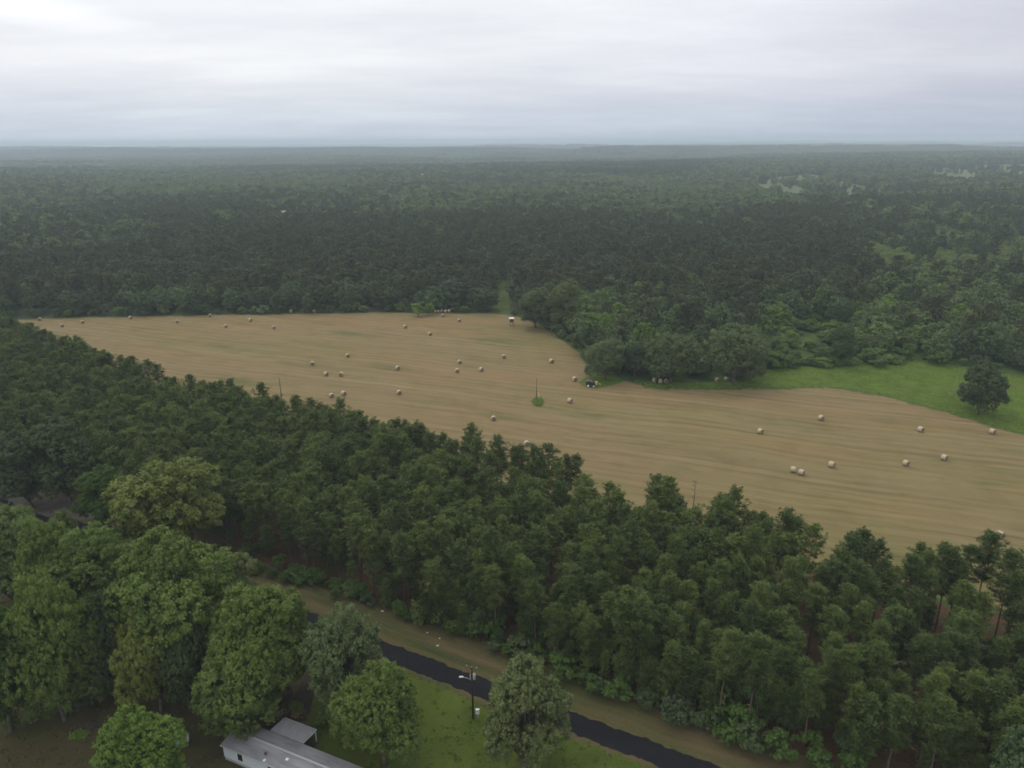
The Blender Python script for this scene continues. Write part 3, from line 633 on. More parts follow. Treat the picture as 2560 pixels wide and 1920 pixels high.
for (x_, y_, w_) in ((20, 1575, 40), (75, 1560, 42), (120, 1555, 40), (165, 1540, 45), (215, 1512, 40), (262, 1500, 38), (310, 1500, 42), (352, 1510, 38), (395, 1490, 40), (430, 1470, 40), (200, 1450, 45), (120, 1480, 45), (40, 1500, 45), (640, 1540, 30), (700, 1560, 40), (745, 1545, 36), (790, 1530, 40), (600, 1500, 36)):
    b = a2(x_, y_); D = proj(b)[2]; sz = w_ / 2 * S * D / F / 2.0 * 1.15; k += 1
    tag(place(shrub_protos[k % 4], 'shrub', b, k * 1.3, (sz, sz, sz * 1.15), (SHRUB, OAK_D, OAK)[k % 3]), f'{nth(k)} bush in the undergrowth beneath the big yard trees, counted from the left' if k < 14 else f'{nth(k - 13)} bush in the undergrowth beneath the grey-tinged tree by the driveway', 'shrub', 'undergrowth of the yard trees')
kud = np.array([a2(*p)[:2] for p in ((1640, 800), (1650, 745), (1690, 705), (1760, 690), (1850, 715), (1890, 768), (2000, 772), (2050, 790), (1950, 797), (1890, 790), (1750, 797))])
c_ = 0
while c_ < 95:
    q = kud.min(0) + rng.random(2) * (kud.max(0) - kud.min(0))
    if not inside(kud, q[0], q[1]): continue
    c_ += 1; sz = rng.uniform(.9, 2.1)
    o = place(shrub_protos[c_ % 4], 'shrub', (*q, 0), rng.random() * 6.28, (sz * 1.3, sz * 1.3, sz * rng.uniform(.5, 1.1)), (SHRUB, BRIGHT, WOODS_L)[int(rng.choice(3, p=(.5, .35, .15)))])
    tag(o, 'low leafy bush in the tangled brush behind the bright green meadow', 'shrub', 'bushes in the brush behind the meadow')
for x0, x1, yt, yb, lb in ((889, 918, 658, 684, 'bright green bush left half of the clump at the far edge of the hayfield'), (912, 938, 657, 682, 'bright green bush right half of the clump at the far edge of the hayfield')):
    b = a2((x0 + x1) / 2, yb); D = proj(b)[2]; sz = (x1 - x0) / 2 * S * D / F / 2.0
    tag(place(shrub_protos[0], 'shrub', b, x0, (sz, sz, sz * 1.25), BRIGHT), lb, 'shrub')

# ------------------------------------------------------------------ the far woods
def wedge(r0, r1, spacing, half=R_(43)):
    n = int((r1 * r1 - r0 * r0) * half / spacing ** 2 * 1.25); r = np.sqrt(rng.uniform(r0 * r0, r1 * r1, n)); a = rng.uniform(-half, half, n)
    x, y = r * np.sin(a), r * np.cos(a); key = np.floor(x / spacing).astype(np.int64) * 1000003 + np.floor(y / spacing).astype(np.int64)
    _, i = np.unique(key, return_index=True); x, y = x[i], y[i]
    return x + rng.normal(size=len(x)) * .15 * spacing, y + rng.normal(size=len(x)) * .15 * spacing
# beyond this line there are woods (far side of field and meadow)
wood_edge = far_edge + [at(*p)[:2] for p in ((1486, 905), (1500, 935), (1560, 938), (1640, 950), (1870, 950), (1905, 920), (2010, 914), (2110, 902), (2200, 893), (2310, 904), (2400, 914), (2560, 944), (2900, 1000))]
wood_edge[0] = np.array((-600, 470))
woods_poly = [np.array((-9000, 470))] + wood_edge + [np.array((9000, 330)), np.array((30000, 30000)), np.array((-30000, 30000))]
def sp_light(px, py):
    """share of light broadleaf trees, by stand (measured over the photograph, the stands stand where they are)"""
    def g(cx, cy, sx, sy, a): return a * np.exp(-(((px - cx) / sx) ** 2 + ((py - cy) / sy) ** 2))
    v = .19 + g(1700, 490, 760, 42, .85) + g(1150, 536, 460, 17, .85) + g(150, 590, 330, 40, .6) + g(560, 720, 140, 40, .30) + g(2450, 740, 330, 130, .55) + g(1650, 745, 150, 50, .42) + g(2000, 870, 260, 60, .5) + g(620, 480, 420, 20, .5) + g(2400, 550, 260, 30, .5) + g(300, 455, 380, 16, .35)
    v = v - g(2350, 478, 260, 26, .6) - g(1250, 640, 900, 60, .14)
    return np.clip(v, .02, .9)
def young(px, py): return np.exp(-(((px - 2420) / 290) ** 4 + ((py - 616) / 60) ** 4)) > .4
def classify(x, y):
    px, py, D = proj(np.stack([x, y, terrain(x, y) + 10], 1)); v = sp_light(px + 500 * (fbm(x / 200, y / 200, 5) - .44), py + 130 * (fbm(x / 160, y / 160, 15) - .44)); n = .7 * (fbm(x / 60, y / 60, 31, 3) - .44) + 2.0 * (fbm(x / 420, y / 520, 131, 3) - .44)
    u = rng.random(len(x)); light = u < v * 1.15 + n * .85; dark = (~light) & (rng.random(len(x)) < .36 + .5 * (fbm(x / 110, y / 110, 77, 3) - .45))
    cls = np.where(light, 1, np.where(dark, 2, 0)); cls = np.where(young(px, py) & (rng.random(len(x)) < .85), 3, cls)    # 0 pine 1 light 2 dark broadleaf 3 young
    return cls, px, py, D
def ok_wood(x, y):
    m = inside(woods_poly, x, y)
    for p in (lane, kud): m &= ~inside(p, x, y)
    for p in (clear1, clear2): m &= ~inside(p, x, y) | ((fbm(x / 70, y / 70, 66) > .56) & (rng.random(np.shape(x)) < .22))
    return m
# edge row and near woods, up to 950 m
x, y = wedge(180, 1250, 7.4); m = ok_wood(x, y) & (np.hypot(x, y) < rng.uniform(750, 1250, len(x))) & (dist_line(wood_edge, x, y) > 2.5); x, y = x[m], y[m]
d_e = dist_line(wood_edge, x, y); cls, px, py, D = classify(x, y)
er = d_e < 16; cls = np.where(er & (cls == 0) & (rng.random(len(x)) < .8), 2, cls)
# two extra steps of the edge row so that it closes
mid_oak = [oak_parts(10, 5.0, 4200, .72, lobes=20, low=-.04, tr=.22, clump=8, fine=.9) for _ in range(4)]
mid_protos = [tree_proto('t', p, OAK_D, BARK2) for p in mid_oak]
size = np.where(cls == 0, rng.uniform(.95, 1.2, len(x)), np.where(cls == 3, rng.uniform(.6, .85, len(x)), rng.uniform(1.0, 1.55, len(x))))
size = np.where((cls == 1) & (d_e > 150), size * 1.15, size); size = np.where(er, size * rng.uniform(.8, 1.05, len(x)), size)
z0 = terrain(x, y)
inv = (px > 0) & (px < 2560) & (np.isin(cls, (1, 2)))
# edge trees first, then those standing close behind and rising over them
sc_ = np.where(inv, D - 70 * (d_e < 10) - 25 * (d_e < 26) - 40 * (cls == 1), 1e6)
ind = np.argsort(sc_)[:270]; ind = ind[sc_[ind] < 1e5]; is_ind = np.zeros(len(x), bool); is_ind[ind] = True
first = sorted([i for i in ind if d_e[i] < 10], key=lambda i: px[i]); fo = {i: k + 1 for k, i in enumerate(first)}
for i in ind:
    s = size[i]; c = 'light green' if cls[i] == 1 else 'dark green'
    o = place(mid_protos[int(rng.integers(0, 4))], 'leafy_tree', (x[i], y[i], z0[i]), rng.random() * 6.28, (s * rng.uniform(.85, 1.15), s * rng.uniform(.85, 1.15), s * rng.uniform(.95, 1.25)), (WOODS_L, OAK_B, BRIGHT)[int(rng.choice(3, p=(.7, .2, .1)))] if cls[i] == 1 else (OAK_D, WOODS_D, OAK_B)[int(rng.choice(3, p=(.5, .35, .15)))])
    if i in fo: lb = f'{nth(fo[i])} tree from the left, {c}, in the front row of the far woods'
    else: lb = f'{c} leafy tree standing close behind the front row of the far woods'
    tag(o, lb, 'leafy tree', f'{c} trees of the far wood edge')
S0 = [joined(pine_parts(15, 3.8, .30, 10, .95, .8, blade=.42), PINE_F, BARK, 'a') for _ in range(4)]
S1 = [joined(p, WOODS_L, BARK2, 'a') for p in mid_oak[:3]]
S2 = [joined(p, WOODS_D, BARK2, 'a') for p in mid_oak[1:4]]
S3 = [joined(mid_oak[0], YOUNG, BARK2, 'a'), joined(mid_oak[2], YOUNG, BARK2, 'a')]
far_oak = [oak_parts(10, 5.0, 1700, 1.1, lobes=18, low=.0, tr=.2, clump=7, fine=.9) for _ in range(4)]
T0 = [joined(pine_parts(14.3, 4.1, .26, 8, 1.2, .9, blade=.5), PINE_F, BARK, 'a') for _ in range(3)]
T1 = [joined(p, WOODS_L, BARK2, 'a') for p in far_oak[:2]]; T2 = [joined(p, WOODS_D, BARK2, 'a') for p in far_oak[2:]]; T3 = [joined(far_oak[0], YOUNG, BARK2, 'a')]
# patches of closed canopy for what lies beyond three kilometres
def patch(mix, size_=110.0):
    VV = []; FF = []; MI = []; TT = []; b = 0
    for _ in range(int(size_ ** 2 / 75)):
        c = int(rng.choice(3, p=mix)); nl = 26; rad = 3.2 if c == 0 else 5.5; h = rng.uniform(14, 18) if c == 0 else rng.uniform(11, 16)
        d = rand_dirs(nl); d[:, 2] = abs(d[:, 2]); Cn = d * np.array([rad, rad, 4.5]) * rng.uniform(.6, 1, (nl, 1)) + np.array([*(rng.random(2) - .5) * size_, h - 4.5])
        V, Fc, t_ = leaves(Cn, d + np.array([0, 0, .4]) + rand_dirs(nl) * .4, 4.2 * np.ones(nl), .8, np.full(nl, np.clip(rng.normal(.5, .2), 0, 1)))
        VV.append(V); FF.append(Fc + b); b += len(V); MI += [c] * nl; TT.append(t_)
    return mesh('patch', np.concatenate(VV), np.concatenate(FF), [PINE_F, WOODS_L, WOODS_D], MI, attrs={'tint': np.concatenate(TT)}, link=False)
PT = [patch((.85, .05, .1)), patch((.75, .1, .15)), patch((.3, .45, .25)), patch((.15, .6, .25)), patch((.4, .15, .45))]
SRC = S0 + S1 + S2 + S3 + T0 + T1 + T2 + T3 + PT
oS = {0: (0, 4), 1: (4, 3), 2: (7, 3), 3: (10, 2)}; oT = {0: (12, 3), 1: (15, 2), 2: (17, 2), 3: (19, 1)}; oP = 20
def pick(cls, tab): 
    r = np.zeros(len(cls), int)
    for c, (o_, n_) in tab.items(): q = cls == c; r[q] = o_ + rng.integers(0, n_, q.sum())
    return r
P_ = []; I_ = []; Z_ = []
m = ~is_ind; P_.append(np.stack([x[m], y[m], z0[m]], 1)); I_.append(pick(cls[m], oS)); s = size[m]; Z_.append(np.stack([s, s, s * rng.uniform(.9, 1.2, m.sum())], 1))
x, y = wedge(750, 3000, 8.4); m = ok_wood(x, y) & (np.hypot(x, y) > rng.uniform(750, 1250, len(x))); x, y = x[m], y[m]; cls, px, py, D = classify(x, y)
s = np.where(cls == 0, rng.uniform(.9, 1.2, len(x)), np.where(cls == 3, rng.uniform(.5, .75, len(x)), np.where(cls == 1, rng.uniform(1.2, 1.9, len(x)), rng.uniform(1.1, 1.7, len(x)))))
P_.append(np.stack([x, y, terrain(x, y)], 1)); I_.append(pick(cls, oT)); Z_.append(np.stack([s, s, s * rng.uniform(.9, 1.15, len(x))], 1))
x, y = wedge(3000, 12000, 100.0, R_(44)); m = ok_wood(x, y) ; x, y = x[m], y[m]
pn = np.clip(((fbm(x / 900, y / 1400, 88) - .28) / .40) * 5, 0, 4.99).astype(int)
P_.append(np.stack([x, y, terrain(x, y) - 1], 1)); I_.append(oP + pn); s = rng.uniform(.95, 1.1, len(x)); Z_.append(np.stack([s, s, s], 1))
P_ = np.concatenate(P_); I_ = np.concatenate(I_); Z_ = np.concatenate(Z_)
print('forest instances', len(P_))
tag(scatter('forest', P_, I_, rng.random(len(P_)) * 6.28, Z_, SRC), 'unbroken green woods stretching from the far side of the field to the horizon', 'forest', kind='stuff')

bl = np.array([p for p in wood_edge[1:]]); bs = np.r_[0, np.cumsum(np.linalg.norm(np.diff(bl, axis=0), axis=1))]; k = 0
for sd in np.arange(0, bs[-1], 6.2):
    q = np.array([np.interp(sd, bs, bl[:, 0]), np.interp(sd, bs, bl[:, 1])]) + rng.normal(size=2) * 1.2
    qx = proj((*q, 1))[0]
    if qx < 0 or qx > 2560 or inside(lane, q[0], q[1]) or rng.random() < .15 or 1236 < qx < 1268 or 1620 < qx < 1830: continue
    q = q + np.array([0, 1.5]); k += 1; sz = rng.uniform(.9, 1.9)
    o = place(shrub_protos[k % 4], 'shrub', (*q, 0), rng.random() * 6.28, (sz, sz, sz * rng.uniform(.7, 1.2)), (SHRUB, OAK_D, WOODS_L, BRIGHT)[int(rng.choice(4, p=(.4, .4, .15, .05)))])
    tag(o, f'{nth(k)} bush from the left along the foot of the far woods', 'shrub', 'bushes along the foot of the far woods')
sap = [tree_proto('s', oak_parts(6, 2.4, 3600, .42, lobes=12, low=.02, tr=.08, clump=7), SHRUB, BARK2) for _ in range(3)]
fl_ = offset(road_c, 13.5)
for sd in np.linspace(0, 1, 90):
    t_ = sd * (len(fl_) - 1); i0 = min(int(t_), len(fl_) - 2); q = fl_[i0] + (fl_[i0 + 1] - fl_[i0]) * (t_ - i0) + rng.normal(size=2) * 2.6
    qx, qy, _d = proj((*q, 2))
    if not (560 < qx < 2560 and qy < 1915) or rng.random() < .25: continue
    s = rng.uniform(.45, 1.05)
    tag(place(sap[int(rng.integers(0, 3))], 'sapling', (*q, 0), rng.random() * 6.28, (s * .9, s * .9, s), (SHRUB, OAK_D, OAK, PINE)[int(rng.choice(4, p=(.35, .3, .15, .2)))]), 'young leafy tree under the front pines along the road', 'young tree', 'young trees under the front pines')
# single trees of the far side that stand out
fit_tree('round_tree', 1264, 1350, 735, 818, OAK_S, 'round dense tree standing forward on the grass island by the farm machine', 'tree')
fit_tree('round_tree', 1398, 1500, 717, 828, OAK_S, 'broad dark tree behind the three bales in a row', 'tree')
fit_tree('round_tree', 1524, 1648, 712, 830, OAK_S, 'broadest dark tree at the left end of the bright meadow', 'tree')
fit_tree('leafy_tree', 1118, 1196, 618, 708, OAK_S, 'left one of two pale trees at the curved far corner of the hayfield', 'tree')
fit_tree('leafy_tree', 1182, 1258, 598, 716, OAK_G, 'right and taller one of two pale trees at the curved far corner of the hayfield', 'tree')
fit_tree('leafy_tree', 1345, 1400, 735, 815, OAK_D, 'narrow dark tree right behind the round tree on the grass island', 'tree')
fit_tree('leafy_tree', 1785, 1845, 695, 790, OAK_B, 'lone taller tree rising out of the tangled brush', 'tree')
fit_tree('lone_tree', 2066, 2160, 782, 896, OAK_D, 'lone dark tree standing on the bright meadow at the right', 'tree', deep=tree_proto('d', oak_parts(10, 5.0, 42000, .38, lobes=40, low=-.05, tr=.24, clump=26, fine=.55), OAK_D, BARK2))

# ------------------------------------------------------------------ dead wood
def dead_tree(name, b, H, label, spread=1.6, n=16, mat=DEADW):
    mb = MB(); mb.tube([(0, 0, -.1), (.1, 0, H * .5), (.25, .1, H)], [.16, .10, .03], 6); r = empty(name, b)
    mb.build('trunk', mat, r, True); m2 = MB()
    for k in range(n):
        z = H * rng.uniform(.35, .97); a = rng.random() * 6.28; l_ = spread * rng.uniform(.4, 1); c, s_ = math.cos(a), math.sin(a)
        m2.tube([(.2 * z / H, 0, z), (c * l_ * .6, s_ * l_ * .6, z + l_ * .25), (c * l_, s_ * l_, z + l_ * .2)], [.05, .035, .012], 4)
        m2.tube([(c * l_ * .6, s_ * l_ * .6, z + l_ * .25), (c * l_ * .8 + .3, s_ * l_ * .8 - .3, z + l_ * .6)], [.03, .01], 3)
    m2.build('branches', mat, r); return tag(r, label, 'dead tree')
REDB = simple('dead_pine_bark', (.20, .13, .10), .9, .1, .2)
dead_tree('dead_pine', a2(1496, 1110), 9.5, 'bare reddish dead pine at the field edge of the plantation', 1.1, 22, REDB)
dead_tree('dead_tree', a2(212, 1105), 10, 'grey broken snag beside the dark oaks by the road at left', 2.2, 14)
dead_tree('dead_tree', a2(2058, 862), 9, 'pale bare snag just left of the lone meadow tree', .5, 6, simple('snag', (.30, .26, .18), .9))
dead_tree('dead_tree', a2(695, 1500), 9.6, 'bare grey twiggy dead tree poking out of the grey-tinged tree', 2.4, 26)
def bare_bush(b, R, H, label):
    mb = MB()
    for k in range(110):
        d = rand_dirs(1)[0]; d[2] = abs(d[2]) + .3; d /= np.linalg.norm(d); p = d * np.array([R, R, H]) * rng.uniform(.6, 1)
        mb.tube([(0, 0, 0), tuple(p * .5 + rng.normal(size=3) * .2), tuple(p)], [.06, .035, .012], 3, cap=False)
        for j in range(3): q = p * rng.uniform(.5, .9); mb.tube([tuple(q), tuple(q + rng.normal(size=3) * .5 + np.array([0, 0, .3]))], [.025, .01], 3, cap=False)
    o = mb.build('bare_bush', simple('bare_twigs', (.17, .145, .12), .9)); o.location = b; return tag(o, label, 'bush')
bare_bush(a2(112, 1165), 4.5, 4.8, 'bare brownish bush between the left trees and the road bend')

# ------------------------------------------------------------------ round hay bales
def mat_bale():
    t = NT(newmat('bale_wrap')); o = t.coord(); n = t.noise(t.map(o, (14, 2, 2)), 1, 4)
    return t.done(t.ramp(n, [(.3, (.36, .30, .21)), (.7, (.47, .41, .31))]), .85, .15, n, .5, .05)
def mat_baleend():
    t = NT(newmat('bale_end')); o = t.coord(); se = t.N('ShaderNodeSeparateXYZ', {0: o}); rr = t.m_('SQRT', t.m_('ADD', t.m_('MULTIPLY', se.outputs[1], se.outputs[1]), t.m_('POWER', t.m_('SUBTRACT', se.outputs[2], .86), 2.0)))
    w_ = t.m_('SINE', t.m_('MULTIPLY', rr, 34.0)); n = t.noise(o, 5, 4)
    c = t.ramp(t.m_('ADD', t.m_('MULTIPLY', w_, .16), n), [(.3, (.15, .115, .07)), (.7, (.24, .185, .115))]); return t.done(c, .95, .1)
BALE_M = [mat_bale(), mat_baleend()]
def bale_mesh():
    mb = MB(); n = 28; prof = [(-.76, .0), (-.74, .30), (-.75, .62), (-.70, .80), (-.62, .87), (0, .885), (.62, .87), (.70, .80), (.75, .62), (.74, .30), (.76, .0)]
    V = []; Fs = []; Ms = []
    for i, (xx, r) in enumerate(prof):
        for k in range(n):
            g = 2 * math.pi * k / n; rr = r * (1 + .015 * math.sin(3 * g + i)); zz_ = .86 + rr * math.sin(g); V.append((xx, rr * math.cos(g), max(zz_, 0.0)))
    for i in range(len(prof) - 1):
        for k in range(n): Fs.append([i * n + k, (i + 1) * n + k, (i + 1) * n + (k + 1) % n, i * n + (k + 1) % n]); Ms.append(0 if 2 < i < 7 else 1)
    return mesh('hay_bale', np.array(V), Fs, BALE_M, Ms, smooth=True)
GB = 'round hay bales scattered over the mown field'
BALES = [  # photo px of the bale's middle, label
 (99, 798, 'hay bale nearest the left picture corner of the field, by the far woods'),
 (155, 814, 'hay bale nearest the tops of the pines in the far left corner of the field'),
 (206, 805, 'third field bale from the left end, right of the one by the pine tops'),
 (139, 786, 'shaded hay bale under the woods, leftmost of the bales along the far edge'),
 (161, 787, 'shaded hay bale under the woods, just right of the leftmost one at the far edge'),
 (222, 785, 'shaded hay bale at the woods edge above the third field bale from the left'),
 (326, 794, 'hay bale alone near the far edge, between the left corner bales and the middle'),
 (443, 804, 'bright hay bale out from the far edge, two bales left of the row middle'),
 (525, 789, 'hay bale half in shade touching the far edge grass, left of the middle'),
 (564, 816, 'hay bale farthest out from the left half of the far woods'),
 (626, 800, 'bright hay bale near the far edge, above and left of a single bright one'),
 (684, 819, 'hay bale with sunlit top, right of the pair nearest the left far woods'),
 (727, 779, 'dim hay bale in the shade at the far edge, left of a yellowish one'),
 (786, 778, 'yellowish hay bale lying in the grass at the foot of the far woods'),
 (868, 774, 'dim hay bale at the foot of the far woods, left of another dim one'),
 (901, 773, 'dim hay bale at the far woods, second left of the bright green bush'),
 (1005, 773, 'shaded hay bale immediately left of the bright green bush'),
 (1013, 817, 'hay bale in the field below the bright green bush'),
 (1075, 835, 'hay bale in the field below and right of the one under the bright bush'),
 (1108, 789, 'hay bale just in front of the line of bales right of the bright bush'),
 (1148, 801, 'hay bale in the field between the bale line and the hunting stand'),
 (1090, 780, 'hay bale at the left end of the tight line beside the bright bush'),
 (1097, 779, 'second hay bale in the tight line beside the bright bush'),
 (1105, 778, 'middle hay bale of the tight line of five beside the bright bush'),
 (1115, 779, 'fourth hay bale in the tight line beside the bright bush'),
 (1124, 778, 'hay bale at the right end of the tight line beside the bright bush'),
 (869, 889, 'topmost bale of the loose group of four in the left middle of the field'),
 (781, 909, 'leftmost bale of the loose group of four in the left middle of the field'),
 (815, 935, 'lower left bale of the loose group of four in the left middle of the field'),
 (853, 936, 'lower right bale of the loose group of four in the left middle of the field'),
 (994, 920, 'hay bale by itself between the loose group of four and the central pair'),
 (859, 984, 'hay bale standing clear just above the plantation pines, left of the bare pole'),
 (829, 989, 'hay bale half hidden behind the pine tops, left of the clear one'),
 (998, 981, 'hay bale in the open field halfway between the pines and the middle bales'),
 (1149, 905, 'upper bale of the central pair in line with the camera'),
 (1143, 927, 'lower bale of the central pair in line with the camera'),
 (1203, 924, 'hay bale right of the central pair'),
 (1260, 892, 'hay bale above the bare field pole, toward the hunting stand'),
 (1379, 903, 'hay bale at the right, nearest the round tree on its far side'),
 (1437, 948, 'hay bale beside the track, just left of the grass island'),
 (1425, 1002, 'hay bale right of the bare field pole'),
 (1234, 1046, 'pinkish hay bale below and left of the bare field pole'),
 (1317, 1109, 'hay bale peeping out beside a pine top, below the bare field pole'),
 (1636, 950, 'left bale of the row of three in front of the broad dark tree'),
 (1651, 953, 'middle bale of the row of three in front of the broad dark tree'),
 (1665, 953, 'right bale of the row of three in front of the broad dark tree'),
 (1793, 950, 'bale lying under the broadest dark tree at the left end of the meadow'),
 (1816, 947, 'brownish old bale deep in shade under the broadest dark tree'),
 (1901, 1078, 'hay bale by itself in the middle of the right half of the field'),
 (2053, 1045, 'hay bale nearest the meadow edge in the middle of the right field'),
 (2302, 1074, 'hay bale below the lone meadow tree, left of the one at the edge'),
 (2481, 1079, 'hay bale close to the curved meadow edge at the far right'),
 (2361, 1144, 'right bale of the two loose bales at the right side of the field'),
 (2265, 1158, 'left bale of the two loose bales at the right side of the field'),
 (2079, 1162, 'hay bale right of the touching pair in the right field'),
 (1983, 1174, 'left bale of the touching pair above the pines'),
 (2004, 1181, 'right bale of the touching pair above the pines'),
 (2500, 1338, 'hay bale behind the pine tops at the right picture edge'),
 (2171, 1383, 'hay bale glimpsed between pine crowns at the lower right'),
]
proto = None
for bx, by, lb in BALES:
    p = at(bx, by, .8); o = bale_mesh() if proto is None else proto.copy()
    if proto is None: proto = o
    else: C.objects.link(o)
    o.location = (p[0], p[1], .04); o.rotation_euler = (0, 0, R_(-58) + rng.normal() * .35); s = rng.uniform(.92, 1.02); o.scale = (s, s, s)
    if 'old bale' in lb: o.scale = (s, s, s * .85)
    tag(o, lb, 'hay bale', GB)

# ------------------------------------------------------------------ poles
WOOD = simple('creosote_pole', (.050, .040, .034), .9, .1, .3); WOOD2 = simple('weathered_pole', (.14, .105, .08), .9, .1, .3)
GREY = simple('galvanised', (.36, .37, .39), .5, .4, .1); WHITE = simple('white_paint', (.72, .73, .74), .5, .4, .05)
pb = at(1183, 1794); pole = empty('utility_pole', (pb[0], pb[1], 0))
mb = MB(); mb.tube([(0, 0, -.3), (0, 0, 5), (0, 0, 10.4)], [.17, .145, .11], 10); mb.build('pole', WOOD, pole, True)
mb = MB(); mb.box((0, -.14, 10.05), (2.0, .10, .12), R_(-18)); mb.build('crossarm', WOOD2, pole)
for sx in (-.85, 0.0, .85):
    mb = MB(); mb.tube([(sx * math.cos(R_(-18)), -.14 + sx * math.sin(R_(-18)), z) for z in (10.10, 10.18, 10.30, 10.36)], [.05, .085, .07, .03], 8); mb.build('insulator', GREY, pole, True)
mb = MB(); mb.tube([(.36, -.12, 7.75), (.36, -.12, 7.8), (.36, -.12, 8.7), (.36, -.12, 8.78)], [.20, .235, .235, .15], 12); tr_ = mb.build('transformer', GREY, pole, True)
mb = MB()
for sx in (-.1, .1): mb.tube([(.36 + sx, -.12, 8.76), (.36 + sx, -.12, 9.0)], [.045, .03], 6)
mb.build('bushing', WHITE, tr_, True)
mb = MB(); mb.tube([(-.28, -.14, 7.9), (-.30, -.16, 8.8)], .05, 6); mb.build('cutout', WHITE, pole)
mb = MB(); mb.tube([(-.12, -.02, 7.5), (-.8, -.05, 7.95), (-1.5, -.1, 8.2)], .045, 6); arm = mb.build('lamp_arm', GREY, pole, True)
mb = MB(); mb.tube([(-1.35, -.1, 8.18), (-1.5, -.1, 8.22), (-1.95, -.12, 8.22), (-2.1, -.12, 8.16)], [.06, .14, .15, .06], 8); mb.build('lamp_head', WHITE, arm, True)
tag(pole, 'dark wooden utility pole with transformer and street lamp on the lawn by the road', 'utility pole')
q = pb + np.array([.75, -.35, 0]); mx = empty('meter_box', (q[0], q[1], 0))
mb = MB(); mb.tube([(.1, 0, -.1), (.1, 0, 1.2)], .06, 8); mb.build('post', GREY, mx, True)
mb = MB(); mb.box((0, 0, 1.55), (.55, .25, .85)); mb.box((0, 0, 1.995), (.61, .31, .04)); bxm = mb.build('cabinet', WHITE, mx)
mb = MB(); mb.tube([(0, -.125, 1.72), (0, -.25, 1.72)], .14, 12); mb.build('dial', GREY, bxm)
tag(mx, 'white electric meter box on a short post at the foot of the utility pole', 'meter box')
def wire(a, b, sag):
    mb = MB(); a = Vector(a); b = Vector(b); pts = [a.lerp(b, t) - Vector((0, 0, sag * 4 * t * (1 - t))) for t in np.linspace(0, 1, 24)]; mb.tube(pts, .010, 4); return mb.build('power_line', simple('aluminium_wire', (.16, .16, .15), .6, .3, .05, 1, 0.0))
ct = Vector((pb[0], pb[1] - .14, 10.36)); dd = (math.cos(R_(-18)), math.sin(R_(-18)))
far_end = Vector((-66, 143, 9.6))
tag(wire(ct + Vector((-.85 * dd[0], -.85 * dd[1], 0)), far_end + Vector((-.8, -.3, 0)), 1.1), 'outer overhead wire running left from the utility pole along the road', 'power line', 'overhead wires along the road')
tag(wire(ct + Vector((.85 * dd[0], .85 * dd[1], 0)), far_end + Vector((.8, .3, 0)), 1.1), 'inner overhead wire running left from the utility pole along the road', 'power line', 'overhead wires along the road')
fb = at(1341, 999); o = MB(); o.tube([(0, 0, -.2), (.03, 0, 4), (.08, 0, 8.2)], [.19, .165, .13], 10); o.box((.08, 0, 8.22), (.3, .3, .05)); fpole = empty('field_pole', fb)
o.build('pole', WOOD2, fpole, True); mb = MB(); mb.tube([(.06, -.05, 6.4), (1.3, -2.4, 0)], .02, 4); mb.build('guy_wire', GREY, fpole)
mb = MB(); mb.tube([(1.3, -2.4, 0), (.68, -1.22, 3.2)], .028, 6); mb.build('guy_guard', WHITE, fpole)
tag(fpole, 'bare wooden pole with a guy wire rising from a green weed patch in the field', 'pole')
tb = at(698, 945, 9.6); mb = MB(); mb.tube([(tb[0], tb[1], -.2), (tb[0] + .02, tb[1], 5), (tb[0], tb[1], 9.6)], [.19, .16, .13], 10); mb.box((tb[0], tb[1], 9.62), (.28, .28, .05))
tag(mb.build('field_pole', WOOD2, smooth=True), 'bare wooden pole rising from behind the plantation pines at left', 'pole')
# weeds round the pole foot and other rank growth
def weeds(name, polys, n, h, leaf, label):
    Cs = []
    for P in polys:
        P = np.asarray(P); lo, hi = P.min(0), P.max(0); q = lo + rng.random((n, 2)) * (hi - lo); q = q[inside(P, q[:, 0], q[:, 1])]; Cs.append(q)
    q = np.concatenate(Cs); m_ = len(q); k = 7; hh = h * rng.uniform(.4, 1.2, m_)
    Cn = np.c_[np.repeat(q, k, 0) + rng.normal(size=(m_ * k, 2)) * .22, np.repeat(hh, k) * rng.uniform(.2, 1, m_ * k) + .05]
    V, Fc, t = leaves(Cn, rand_dirs(m_ * k) + np.array([0, 0, .8]), .38 * rng.uniform(.6, 1.3, m_ * k), .5, np.clip(np.repeat(rng.normal(.5, .2, m_), k) + rng.normal(size=m_ * k) * .1, 0, 1))
    return tag(mesh(name, V, Fc, [leaf], attrs={'tint': t}), label, 'weeds', kind='stuff')
fp = fb[:2]; ring = [fp + np.array([math.cos(a) * r_ * 2.1 + .6, math.sin(a) * r_ * 4.6 - 2.6]) for a, r_ in zip(np.linspace(0, 6.28, 14)[:-1], rng.uniform(.75, 1.15, 13))]
weeds('weed_patch', [ring], 420, .7, BRIGHT, 'vivid green weeds round the foot of the bare field pole')
weeds('meadow_weeds', [meadow], 9000, .45, BRIGHT, 'rank green grass and weeds of the meadow beside the hayfield')
weeds('verge_weeds', [list(offset(road_c, 11.5)) + list(offset(road_c, 7.5))[::-1]], 7000, .5, SHRUB, 'low weeds between road verge and pine shrubs')

weeds('lawn_tufts', [lawn_poly], 5200, .10, leafmat('lawn_tuft_blades', [(.05, .08, .016), (.085, .115, .022), (.13, .14, .045)]), 'uneven tufts and clover in the lawn beside the mobile home')
weeds('yard_tufts', [yard_poly], 6500, .10, leafmat('yard_tuft_blades', [(.065, .07, .026), (.095, .088, .036), (.14, .115, .06)]), 'thin dry grass tufts and leaf litter on the brown yard')

